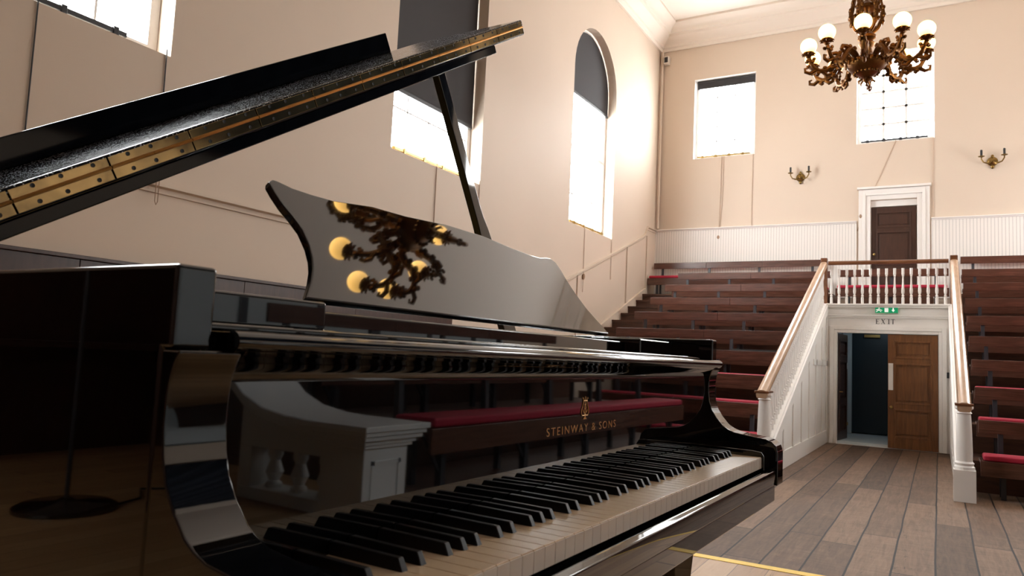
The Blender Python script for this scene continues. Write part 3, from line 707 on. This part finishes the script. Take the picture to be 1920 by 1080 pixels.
# ------------------------------------------------------------------ chandeliers and sconces
def chandelier(x, y, label):
    Z = 5.62
    t = thing('chandelier', (x,y,Z-.55), label, 'chandelier', 'bronze globe chandeliers')
    T = Matrix.Translation((0,0,.55))            # local: globe centres at z=.55
    z0 = .55
    b = MB()
    b.lathe([(.001,-.02),(.018,.0),(.012,.03),(.03,.05),(.05,.075),(.045,.10),(.12,.15),(.19,.20),(.235,.25),(.245,.28),(.225,.30),(.235,.32),(.20,.35),(.12,.38),(.075,.42),(.06,.50),(.085,.53),(.10,.56),(.075,.60),(.11,.63),(.115,.66),(.07,.70),(.055,.74)], (0,0,0), 28)
    for q in range(20):
        a = 2*math.pi*q/20; b.sphere((.243*math.cos(a),.243*math.sin(a),.29),.022,6,5,(1,1,1.6))
        b.sphere((.15*math.cos(a),.15*math.sin(a),.165),.02,6,5)
    for q in range(6):
        a = 2*math.pi*q/6+.3; b.tube([(.05*math.cos(a),.05*math.sin(a),.09),(.10*math.cos(a),.10*math.sin(a),.05),(.09*math.cos(a),.09*math.sin(a),.02)],[.018,.014,.006],6)
    b.build('body', BRONZE, t, smooth=True, local=True)
    b = MB()
    for q in range(6):
        a = 2*math.pi*q/6+.2; ca, sa = math.cos(a), math.sin(a)
        b.tube([(r_*ca,r_*sa,z_) for r_,z_ in ((.06,.70),(.13,.76),(.175,.86),(.19,.98),(.165,1.10),(.15,1.2),(.18,1.3),(.13,1.4),(.05,1.45))],[.02,.028,.03,.03,.028,.028,.03,.025,.02],7)
        for z_,r_ in ((.84,.19),(.93,.205),(1.03,.20),(1.14,.17),(1.28,.20)):
            for da in (-.14,.14): b.sphere((r_*math.cos(a+da),r_*math.sin(a+da),z_),.024,6,5,(1,1,1.3))
    b.lathe([(.11,1.02),(.13,1.03),(.13,1.07),(.10,1.08),(.06,1.12),(.03,1.16)], (0,0,0), 20)
    b.lathe([(.05,1.42),(.07,1.46),(.03,1.5),(.014,1.52)], (0,0,0), 14)
    b.build('cage', BRONZE, t, smooth=True, local=True)
    MB().tube([(0,0,.70),(0,0,4.70)], .013, 8).build('rod', BRONZE, t, smooth=True, local=True)
    first = None
    for q in range(10):
        a = 2*math.pi*q/10 - math.pi/2 + .02
        if first is None:
            P = lambda r_,z_: (r_,0,z_)
            b = MB()
            pa = [(.17,.33),(.25,.40),(.32,.42),(.385,.36),(.43,.27),(.50,.215),(.58,.21),(.65,.25),(.69,.32),(.715,.40)]
            b.tube([P(*p) for p in pa], [.038,.042,.044,.04,.036,.034,.032,.03,.027,.024], 8)
            b.tube([P(*p) for p in ((.30,.41),(.38,.45),(.44,.44),(.46,.395),(.43,.37),(.405,.39))], [.028,.03,.027,.024,.02,.014], 7)     # upper curl
            b.tube([P(*p) for p in ((.55,.21),(.49,.15),(.44,.165),(.44,.20),(.465,.205))], [.026,.026,.022,.017,.013], 7)               # lower curl
            b.tube([P(*p) for p in ((.62,.23),(.70,.18),(.76,.20),(.765,.245),(.73,.25))], [.024,.026,.022,.017,.011], 7)
            for r_,z_,s_ in ((.25,.44,.03),(.33,.45,.028),(.42,.24,.03),(.52,.245,.026),(.60,.175,.026),(.675,.33,.026),(.655,.37,.022),(.735,.345,.024),(.36,.32,.026)):
                for dy in (-.024,.024): b.sphere(P(r_,z_)[:1]+(dy,)+(z_,), s_, 6, 5, (1.2,.7,1))
            arm = b.build('arm', BRONZE, t, smooth=True, local=True)
            cup = MB()
            cup.lathe([(.016,.38),(.03,.395),(.02,.41),(.045,.425),(.066,.445),(.072,.46),(.06,.462)], (.72,0,0), 14)
            for k_ in range(9):
                aa = 2*math.pi*k_/9; cup.tube([(.72+.05*math.cos(aa),.05*math.sin(aa),.435),(.72+.078*math.cos(aa),.078*math.sin(aa),.445),(.72+.088*math.cos(aa),.088*math.sin(aa),.43)],[.014,.012,.005],5)
            cup = cup.build('cup', BRONZE, arm, smooth=True, local=True)
            glb = MB().sphere((.72,0,.55),.104,28,18).build('globe', GLOBE, t, smooth=True, local=True)
            glb['label'] = 'lit white glass globe'
            first = (arm, glb)
        else:
            arm = copy_tree(first[0], t); glb = copy_tree(first[1], t)
        arm.rotation_euler = glb.rotation_euler = (0,0,a)
    return t
CH1 = (-.80,10.35); CH2 = (-.50,5.25)
ch = chandelier(*CH1, 'ornate bronze chandelier with lit globes hanging before the far wall window')
c2 = copy_tree(ch); c2.location = (CH2[0],CH2[1],ch.location.z); c2.rotation_euler = (0,0,-.0986); c2.location.z -= .20; c2.scale = (.95,.95,.95)
c2['label'] = 'nearer bronze globe chandelier above the piano, seen mirrored in its music desk'
# fluted ceiling rose
b = MB().lathe([(.28,9.93),(.30,9.90),(.20,9.86),(.05,9.85)], (CX,CH1[1],0), 24)
for q in range(20):
    a = 2*math.pi*q/20; b.tube([(CX+r_*math.cos(a),CH1[1]+r_*math.sin(a),z_) for r_,z_ in ((.32,9.93),(.8,9.925),(1.25,9.93))],[.02,.05,.02],6)
struct(b.build('ceiling_rose', CORN, smooth=True))
def sconce(x, z, label):
    t = thing('wall_sconce', (x,YF-.002,z-.12), label, 'sconce', 'brass wall sconces on the far wall')
    rot = Matrix.Rotation(R(90),4,'X')
    MB().lathe([(.085,0.001),(.10,.01),(.085,.03),(.05,.045),(.03,.06),(.001,.064)], (x,YF-.001,z-.05), 16, rot).sphere((x,YF-.03,z-.16),.035,10,8,(1,.8,1.5)).sphere((x,YF-.03,z+.05),.03,10,8,(1,.8,1.4)).build('back_plate', BRASS, t, smooth=True)
    for s_ in (-1,1):
        xa = x+s_*.20
        a_ = MB().tube([(x+s_*.03,YF-.05,z-.06),(x+s_*.09,YF-.12,z-.11),(x+s_*.16,YF-.15,z-.09),(xa,YF-.15,z-.02),(xa,YF-.15,z+.03)],[.016,.016,.014,.013,.013],7).lathe([(.015,z+.02),(.06,z+.035),(.06,z+.045),(.02,z+.05)],(xa,YF-.15,0),14)
        a_ = a_.build('arm', BRASS, t, smooth=True)
        MB().lathe([(.022,z+.046),(.022,z+.17),(.012,z+.18)],(xa,YF-.15,0),10).build('candle_tube', BLACKP, t, smooth=True)
sconce(-2.78, 5.84, 'brass twin-arm wall sconce between the two far windows')
sconce(.99, 5.88, 'brass twin-arm wall sconce high right of the upper door')

# ------------------------------------------------------------------ the piano
PO = Vector((-.365, .478, STAGE)); PA = R(90-1.309)
W0 = 1.162-STAGE                     # height of the white key tops above the stage
piano = thing('grand_piano', PO, 'polished black concert grand piano with open lid and gold maker lettering', 'piano', rz=PA)
def PB(b, name, m, parent=None, **kw): return b.build(name, m, parent or piano, local=True, **kw)
def uvw(p): return (p[0],p[1],p[2]+W0)
UB, UT = -.1225, 1.342                # outer faces of the case
RIMW = .036
# case outline (bass tail round to the treble side)
def spline(pts, n=10):
    out = []
    P = [Vector(p) for p in pts]
    for i in range(len(P)-1):
        p0,p1,p2,p3 = P[max(i-1,0)],P[i],P[i+1],P[min(i+2,len(P)-1)]
        for j in range(n):
            t = j/n; out.append(.5*((2*p1)+(-p0+p2)*t+(2*p0-5*p1+4*p2-p3)*t*t+(-p0+3*p1-3*p2+p3)*t**3))
    out.append(P[-1]); return [(p.x,p.y) for p in out]
side = spline([(UT,.14),(UT,.5),(UT,.9),(1.30,1.12),(1.13,1.33),(.93,1.52),(.80,1.75),(.72,2.02),(.62,2.26),(.40,2.42),(.15,2.46),(-.02,2.42),(UB,2.28)], 6)
outer = [(UB,.14)]+[(UB,2.0)]+side[::-1]
outer = [(UB,.14)]+side[::-1][0:]
def inset(poly, d):
    n = len(poly); out = []
    for i in range(n):
        a,b_,c_ = Vector(poly[i-1]),Vector(poly[i]),Vector(poly[(i+1)%n])
        e1=(b_-a).normalized(); e2=(c_-b_).normalized(); n1=Vector((e1.y,-e1.x)); n2=Vector((e2.y,-e2.x))
        nn=(n1+n2); nn = nn/(nn.length_squared/2) if nn.length>1e-6 else n1
        out.append(tuple(b_+nn*d))
    return out
inner = inset(outer, RIMW)
area = sum(outer[i-1][0]*outer[i][1]-outer[i][0]*outer[i-1][1] for i in range(len(outer)))
if area > 0: inner = inset(outer, -RIMW)
TOP, BOT = .256, -.104
b = MB(); n = len(outer)
# open-fronted rim: the front edge (last to first point) is left open
outer[0] = (outer[0][0],.136); outer[-1] = (outer[-1][0],.136)
inn = list(inner); inn[0] = (UB+RIMW,.136) if outer[0][0] < 0 else (UT-RIMW,.136); inn[-1] = (UT-RIMW,.136) if outer[0][0] < 0 else (UB+RIMW,.136)
STEPW, STEPV = .190, .148            # below this height the front is set back behind the arms
def vert(p, z, v=None): return b.bm.verts.new(uvw((p[0], p[1] if v is None else v, z)))
vo = [[vert(p, z, STEPV if (z == BOT and i in (0,n-1)) else None) for i,p in enumerate(outer)] for z in (BOT,TOP)]
vi = [[vert(p, z, STEPV if (z == BOT and i in (0,n-1)) else None) for i,p in enumerate(inn)] for z in (BOT,TOP)]
ex = {}
for i in (0,n-1):
    ex[i] = (vert(outer[i],STEPW,STEPV), vert(outer[i],STEPW), vert(inn[i],STEPW,STEPV), vert(inn[i],STEPW))
for i in range(n-1):
    j = i+1
    oa = [vo[0][i],vo[0][j]]; ob = [vo[1][j],vo[1][i]]; ia = [vi[0][i],vi[0][j]]; ib = [vi[1][j],vi[1][i]]
    right = [ex[j][0],ex[j][1]] if j in ex else []; left = [ex[i][1],ex[i][0]] if i in ex else []
    b.bm.faces.new(oa+right+ob+left)
    right = [ex[j][2],ex[j][3]] if j in ex else []; left = [ex[i][3],ex[i][2]] if i in ex else []
    b.bm.faces.new(ia+right+ib+left)
    b.bm.faces.new((vo[1][i],vo[1][j],vi[1][j],vi[1][i])); b.bm.faces.new((vo[0][i],vi[0][i],vi[0][j],vo[0][j]))
for i in (0,n-1):
    a_,b2,c_,d_ = ex[i]
    b.bm.faces.new((vo[0][i],a_,c_,vi[0][i])); b.bm.faces.new((a_,b2,d_,c_)); b.bm.faces.new((b2,vo[1][i],vi[1][i],d_))
PB(b, 'case', LACQ, bevel=.004, seg=3)
b = MB(); vs = [b.bm.verts.new(uvw((p[0],p[1],.07))) for p in inset(outer, (-1 if area>0 else 1)*(RIMW+.002))[1:-1]+[(UT-RIMW-.002,.40),(UB+RIMW+.002,.40)]]
b.bm.faces.new(vs); 
PB(b, 'iron_plate', PLATE)
# key bed
PB(MB().box(UB+.037,UT-.037,-.013,.36,BOT+W0,-.067+W0), 'key_bed', LACQ, bevel=.003)
# arms with their swept cheeks
PROF = [(.126,.187),(.131,.178),(.135,.165),(.1368,.150),(.1370,.130),(.1345,.110),(.1285,.090),(.117,.072),(.1015,.055),(.090,.048),(.076,.0425),(.050,.039),(.027,.036),(.004,.0335),(-.009,.0285),(-.0185,.019),(-.0225,.004),(-.0225,-.067)]
for (a_,c_) in ((UB,UB+.057),(UT-.057,UT)):
    pts = [(.126,.1895)]+PROF+[(.1475,-.067),(.1475,.1895)]
    PB(MB().prism(pts, lambda p,t:uvw((t,p[0],p[1])), a_, c_), 'arm', LACQ, bevel=.003, seg=3)
# fallboard with rounded top nose
FB = [(.155,-.03),(.1425,-.03),(.1425,-.02),(.1425,.164),(.1425,.167),(.1410,.1715),(.1375,.1765),(.1275,.185),(.1215,.190),(.1190,.194),(.119,.199),(.123,.2045),(.132,.2055),(.150,.2055),(.160,.20),(.165,.19),(.160,.16)]
fb = PB(MB().prism(FB, lambda p,t:uvw((t,p[0],p[1])), UB+.0575, UT-.0575), 'fallboard', LACQ, smooth=True, ang=40)
PB(MB().tube([uvw((UB+.046,.125,.1978)),uvw((UT-.018,.125,.1978))], .0088, 14), 'fallboard_nose', LACQ, smooth=True)
# gold lettering and lyre
cu = bpy.data.curves.new('lettering', 'FONT'); cu.body = 'STEINWAY & SONS'; cu.size = .0178; cu.space_character = 1.32; cu.align_x = 'CENTER'; cu.extrude = .0003; cu.offset = -.00022
tmp = bpy.data.objects.new('lettering_curve', cu); COL.objects.link(tmp)
dg = bpy.context.evaluated_depsgraph_get(); me = bpy.data.meshes.new_from_object(tmp.evaluated_get(dg)); bpy.data.objects.remove(tmp)
wd_ = max(v.co.x for v in me.vertices)-min(v.co.x for v in me.vertices); mid = (max(v.co.x for v in me.vertices)+min(v.co.x for v in me.vertices))/2
sx = .252/wd_
for v in me.vertices: v.co = Vector(uvw((.620+(v.co.x-mid)*sx, .1421-v.co.z, .0805+v.co.y)))
me.materials.clear(); me.materials.append(GOLD)
lt = bpy.data.objects.new('lettering', me); COL.objects.link(lt); lt.parent = fb; lt['label'] = 'gold maker lettering'
b = MB(); uc, wb = .620, .100; yv = .1417
def ly(pts, r): b.tube([uvw((uc+p[0],yv,wb+p[1])) for p in pts], r, 6)
for s_ in (-1,1):
    ly([(s_*.003,.006),(s_*.010,.006),(s_*.0135,.010),(s_*.0125,.016),(s_*.009,.022),(s_*.0065,.028),(s_*.006,.032),(s_*.009,.0345),(s_*.0105,.0325)], .00085)
    ly([(s_*.002,.010),(s_*.006,.012),(s_*.007,.015)], .0008)
for x_ in (-.0025,0,.0025): ly([(x_,.010),(x_,.030)], .0004)
ly([(-.006,.0295),(.006,.0295)], .0008); ly([(0,.030),(0,.036)], .001)
ly([(.003,.024),(-.002,.0225),(.0,.0205),(.003,.018),(0,.0155),(-.003,.0175)], .0007)
b.prism([(uc-.006,wb),(uc+.006,wb),(uc+.0015,wb+.004),(uc+.0035,wb+.009),(uc-.0035,wb+.009),(uc-.0015,wb+.004)], lambda p,t:uvw((p[0],t,p[1])), .1422, .1410)
lo = b.build('lyre_emblem', GOLD, fb, local=True); lo['label'] = 'gold lyre emblem'
# shelf, side blocks, desk base
PB(MB().box(UB+.037,UT-.037,.152,.52,.2055+W0,.2125+W0), 'shelf', LACQ, bevel=.003)
for a_,c_ in ((UB+.037,.133),(1.089,UT-.037)): PB(MB().box(a_,c_,.235,.36,.213+W0,.2465+W0), 'side_block', LACQ, bevel=.004, seg=3)
PB(MB().box(.140,1.082,.275,.345,.213+W0,.2385+W0), 'desk_base', LACQ, bevel=.003)
# music desk leaning back
DV0, DW0, DM = .312, .25, .73
dl = [(.176,.316,.2555),(.188,.325,.268),(.200,.335,.281),(.213,.347,.298),(.221,.358,.313),(.226,.371,.331),(.2265,.387,.353),(.219,.400,.371),(.211,.410,.385),(.206,.423,.402),(.204,.432,.415),(.207,.436,.420),(.215,.439,.4245),(.224,.439,.424),(.247,.435,.419),(.283,.434,.417),(.326,.434,.417),(.420,.441,.427),(.504,.4415,.427),(.627,.4465,.434),(.753,.4455,.433),(.855,.438,.423),(.935,.4345,.418),(.975,.4345,.418),(1.000,.438,.4225),(1.030,.4395,.4245),(1.046,.434,.417),(1.050,.420,.398),(1.047,.403,.375),(1.050,.379,.342),(1.060,.356,.311),(1.074,.342,.291),(1.089,.328,.272),(1.100,.316,.2555)]
nrm = Vector((0,1,-DM)).normalized()
b = MB()
Fv = [b.bm.verts.new(uvw((u_,DV0+(w_-DW0)*DM,w_))) for u_,v_,w_ in dl]
Bv = [b.bm.verts.new(Vector(uvw((u_,DV0+(w_-DW0)*DM,w_)))+nrm*.012) for u_,v_,w_ in dl]
b.bm.faces.new(Fv); b.bm.faces.new(Bv[::-1])
for i in range(len(dl)): j=(i+1)%len(dl); b.bm.faces.new((Fv[i],Bv[i],Bv[j],Fv[j]))
PB(b, 'music_desk', LACQ, bevel=.0025, seg=2)
# keys
KW = 1.222/52
wk = None
for q in range(52):
    if wk is None:
        b = MB().box(.0004,KW-.0004,0,.1415,-.016,0)
        wk = PB(b, 'white_key', IVORY, bevel=.0007); o = wk
        fr = MB().box(.0006,KW-.0006,-.0012,-.0001,-.024,-.0016).build('key_front', IVORYF, wk, local=True)
    else: o = copy_tree(wk, piano)
    o.location = (q*KW, 0, W0)
bk = None; pat = {0:(.60),1:(.40)}
# the lowest white key is an A: sharps follow A, C, D, F and G
for q in range(51):
    name = 'ABCDEFG'[q % 7]
    if name in 'BE': continue
    off = {'A':.06,'C':-.08,'D':.08,'F':-.1,'G':0.}[name]*KW
    if bk is None:
        w = .0050; t_ = .0040
        b = MB(); vv = [(-w,.050,-.002),(w,.050,-.002),(w,.1415,-.002),(-w,.1415,-.002),(-t_,.057,.0115),(t_,.057,.0115),(t_,.1415,.0125),(-t_,.1415,.0125)]
        vs = [b.bm.verts.new(p) for p in vv]
        for f in ((0,3,2,1),(4,5,6,7),(0,1,5,4),(1,2,6,5),(2,3,7,6),(3,0,4,7)): b.bm.faces.new([vs[i] for i in f])
        bk = PB(b, 'black_key', EBONY, bevel=.0013, seg=2); o = bk
    else: o = copy_tree(bk, piano)
    o.location = ((q+1)*KW+off, 0, W0)
# key blocks and key slip
for a_,c_ in ((UB+.058,-.002),(1.224,UT-.058)):
    PB(MB().prism([(-.006,-.03),(.142,-.03),(.142,.014),(.02,.012),(.0,.010),(-.006,.0)], lambda p,t:uvw((t,p[0],p[1])), a_, c_), 'key_block', LACQ, bevel=.002)
PB(MB().prism([(-.004,-.030),(-.012,-.0285),(-.019,-.034),(-.0195,-.045),(-.018,-.066),(.006,-.066),(.006,-.031)], lambda p,t:uvw((t,p[0],p[1])), UB+.058, UT-.058), 'key_slip', LACQ, bevel=.002)
PB(MB().box(UB+.064,UT-.064,.139,.1422,-.012+W0,-.001+W0), 'key_felt', REDF)
# legs, lyre and casters (below the frame)
for (u_,v_) in ((.0,.22),(1.22,.22),(.35,2.1)):
    lg = PB(MB().lathe([(.045,.10),(.05,.13),(.055,.3),(.075,.5),(.085,.56),(.085,.632)], (u_,v_,0), 8), 'leg', LACQ)
    MB().lathe([(.03,.0),(.035,.02),(.035,.07),(.02,.10)], (u_,v_,.0005), 14, None).build('caster', KNOBB, lg, local=True)
PB(MB().box(.54,.56,.42,.46,.16,.632).box(.66,.68,.42,.46,.16,.632).box(.50,.72,.38,.50,.10,.16), 'pedal_lyre', LACQ, bevel=.006)
# underside
b = MB(); vs = [b.bm.verts.new((p[0],p[1],BOT+W0+.05)) for p in inset(outer,(-1 if area>0 else 1)*(RIMW+.002))[1:-1]+[(UT-RIMW-.002,.37),(UB+RIMW+.002,.37)]]; b.bm.faces.new(vs)
PB(b, 'soundboard', DARKW)

# lid -----------------------------------------------------------------
TH = R(31.2); HU, HW, VF = -.123, .297, .63
LW = 1.512                                    # hinge to treble edge
def lp(s, v, o): return uvw((HU+s*math.cos(TH)-o*math.sin(TH), v, HW+s*math.sin(TH)+o*math.cos(TH)))
def lbox(b, s0,s1,v0,v1,o0,o1):
    vs = [b.bm.verts.new(lp(*p)) for p in ((s0,v0,o0),(s1,v0,o0),(s1,v1,o0),(s0,v1,o0),(s0,v0,o1),(s1,v0,o1),(s1,v1,o1),(s0,v1,o1))]
    for f in ((0,3,2,1),(4,5,6,7),(0,1,5,4),(1,2,6,5),(2,3,7,6),(3,0,4,7)): b.bm.faces.new([vs[i] for i in f])
    return b
# main lid follows the case outline behind the fold
lo_ = [((p[0]-HU)*LW/(UT-HU), p[1]+.01) for p in side if p[1] > VF+.05]
pts = [(-.01,VF),(LW,VF)]+lo_+[(-.01,2.30)]
LT = .021
b = MB(); b.prism(pts, lambda p,t: lp(p[0],p[1],t), -LT, -.0012); lid = PB(b, 'lid', LIDL, bevel=.004, seg=3)
# batten under the front edge of the lid
b = lbox(MB(), -.01, 1.352, VF+.004, VF+.03, -.041, -LT); b.build('batten', LIDL, lid, local=True, bevel=.002)
# front flap folded back over the lid
FD = .36; FT = .018
b = lbox(MB(), -.01, LW, VF, VF+FD, .0012, FT); flap = PB(b, 'lid_flap', DUST, bevel=.004, seg=3)
b = lbox(MB(), -.01, 1.355, VF+FD-.025, VF+FD-.003, FT, FT+.051); b.build('batten', LIDL, flap, local=True, bevel=.002)
# piano hinge on the two meeting edges
SEG = .13865
hb = MB(); pn = MB(); screw = None; spots = []
s = -.006
edges = [-.006]+[.116+SEG*i for i in range(-0,11) if .116+SEG*i < LW-.01]+[LW-.012]
for a_,c_ in zip(edges[:-1],edges[1:]):
    lbox(hb, a_+.0012, c_-.0012, VF-.0035, VF+.001, .0014, .0145); lbox(hb, a_+.0012, c_-.0012, VF-.0035, VF+.001, -.0165, -.0016)
    pn.tube([lp(a_+.001,VF-.004,0),lp((a_+c_)/2-.0005,VF-.004,0)], .0026, 8); pn.tube([lp((a_+c_)/2+.0005,VF-.004,0),lp(c_-.001,VF-.004,0)], .0026, 8)
    for q in range(3):
        ss = a_+(c_-a_)*(q+.5)/3+(.008 if q==0 else 0)
        for o_ in (.0105,-.0105):
            spots.append(Vector(lp(ss,VF-.0035,o_)))
hg = hb.build('hinge', HBRASS, lid, local=True, bevel=.0006); hg['label'] = 'brass piano hinge'
pn.build('hinge_pin', PINB, lid, local=True, smooth=True); 
for p in spots:
    if screw is None: screw = MB().lathe([(.003,0),(.003,.0008),(.0014,.0004)], (0,0,0), 10, Matrix.Rotation(R(90),4,'X')).build('hinge_screw', BLACKP, lid, local=True); o = screw
    else: o = copy_tree(screw, lid)
    o.location = p
# prop stick
Pv = .78
def pr_(u_,w_,d): return uvw((u_,Pv+d,w_))
A = Vector((1.262,.50)); Dp = Vector((-math.sin(R(31.8)),math.cos(R(31.8)))); Np = Vector((Dp.y,-Dp.x))
b = MB()
foot = A-Dp*.34
def pp2(t_, h): return (foot+Dp*t_+Np*h)
prof = [(0,-.03),(.0,.03),(.30,.032),(.34,.030),(.38,.026),(.42,.019),(.45,.0165),(.86,.0165),(.86,-.0165),(.42,-.0165),(.38,-.018),(.34,-.020),(.30,-.024)]
b.prism([pp2(*p) for p in prof], lambda p,t: pr_(p[0],p[1],t), -.011, .011)
ps = PB(b, 'prop_stick', LACQ, bevel=.003)

# ------------------------------------------------------------------ camera
cam = bpy.data.cameras.new('camera'); co = bpy.data.objects.new('camera', cam); COL.objects.link(co)
co.matrix_world = Matrix(((0.866,.004,.5,0),(.498,-.101,-.862,0),(.047,.995,-.089,1.36),(0,0,0,1)))
RM = ((0.8660,0.0040,0.5000),(0.498,-.101,-.862),(.047,.995,-.089))
f = 1385.
cam.sensor_width = 36.; cam.lens = f/1920*36.; cam.clip_start = .02; cam.clip_end = 200
cam.dof.use_dof = True; cam.dof.focus_distance = 2.3; cam.dof.aperture_fstop = 13.
Y_ = Vector(((1760-960)/f, -(702-540)/f, -1)).normalized()
hp = lambda x: 702+.047*(x-1760)
a_ = Vector(((0-960)/f, -(hp(0)-540)/f, -1)); b_ = Vector(((1920-960)/f, -(hp(1920)-540)/f, -1))
U_ = b_.cross(a_).normalized()
if U_.y < 0: U_ = -U_
X_ = Y_.cross(U_)
M3 = Matrix((X_,Y_,U_))
co.matrix_world = Matrix.Translation((0,0,1.36)) @ M3.to_4x4()
SC.camera = co

# ------------------------------------------------------------------ light
w = bpy.data.worlds.new('sky'); SC.world = w; w.use_nodes = True
bg = w.node_tree.nodes['Background']; bg.inputs[0].default_value = (.97, .985, 1, 1); bg.inputs[1].default_value = 34.
def portal(loc, sx, sy, rot):
    l = bpy.data.lights.new('daylight_portal', 'AREA'); l.shape = 'RECTANGLE'; l.size = sx; l.size_y = sy; l.cycles.is_portal = True
    o = bpy.data.objects.new('daylight_portal', l); COL.objects.link(o); o.location = loc; o.rotation_euler = rot
for a_,b_ in WY:
    portal((XL-.33,(a_+b_)/2,6.15), 4.4, b_-a_, (0,R(-90),0))
for a_,b_ in WYR[1:]: portal((XR+.33,(a_+b_)/2,4.65), 1.4, 2.2, (0,R(90),0))
for a_,b_ in FW: portal(((a_+b_)/2,YF+.31,7.5), b_-a_, 2.1, (R(-90),0,0))
SC.cycles.use_denoising = True
SC.cycles.max_bounces = 10; SC.cycles.diffuse_bounces = 6; SC.cycles.glossy_bounces = 6; SC.cycles.transparent_max_bounces = 8
SC.cycles.sample_clamp_indirect = 8.; SC.cycles.caustics_reflective = False; SC.cycles.caustics_refractive = False
vs_ = SC.view_settings; vs_.view_transform = 'Standard'; vs_.look = 'None'; vs_.gamma = 1.; vs_.use_curve_mapping = False; vs_.exposure = .0
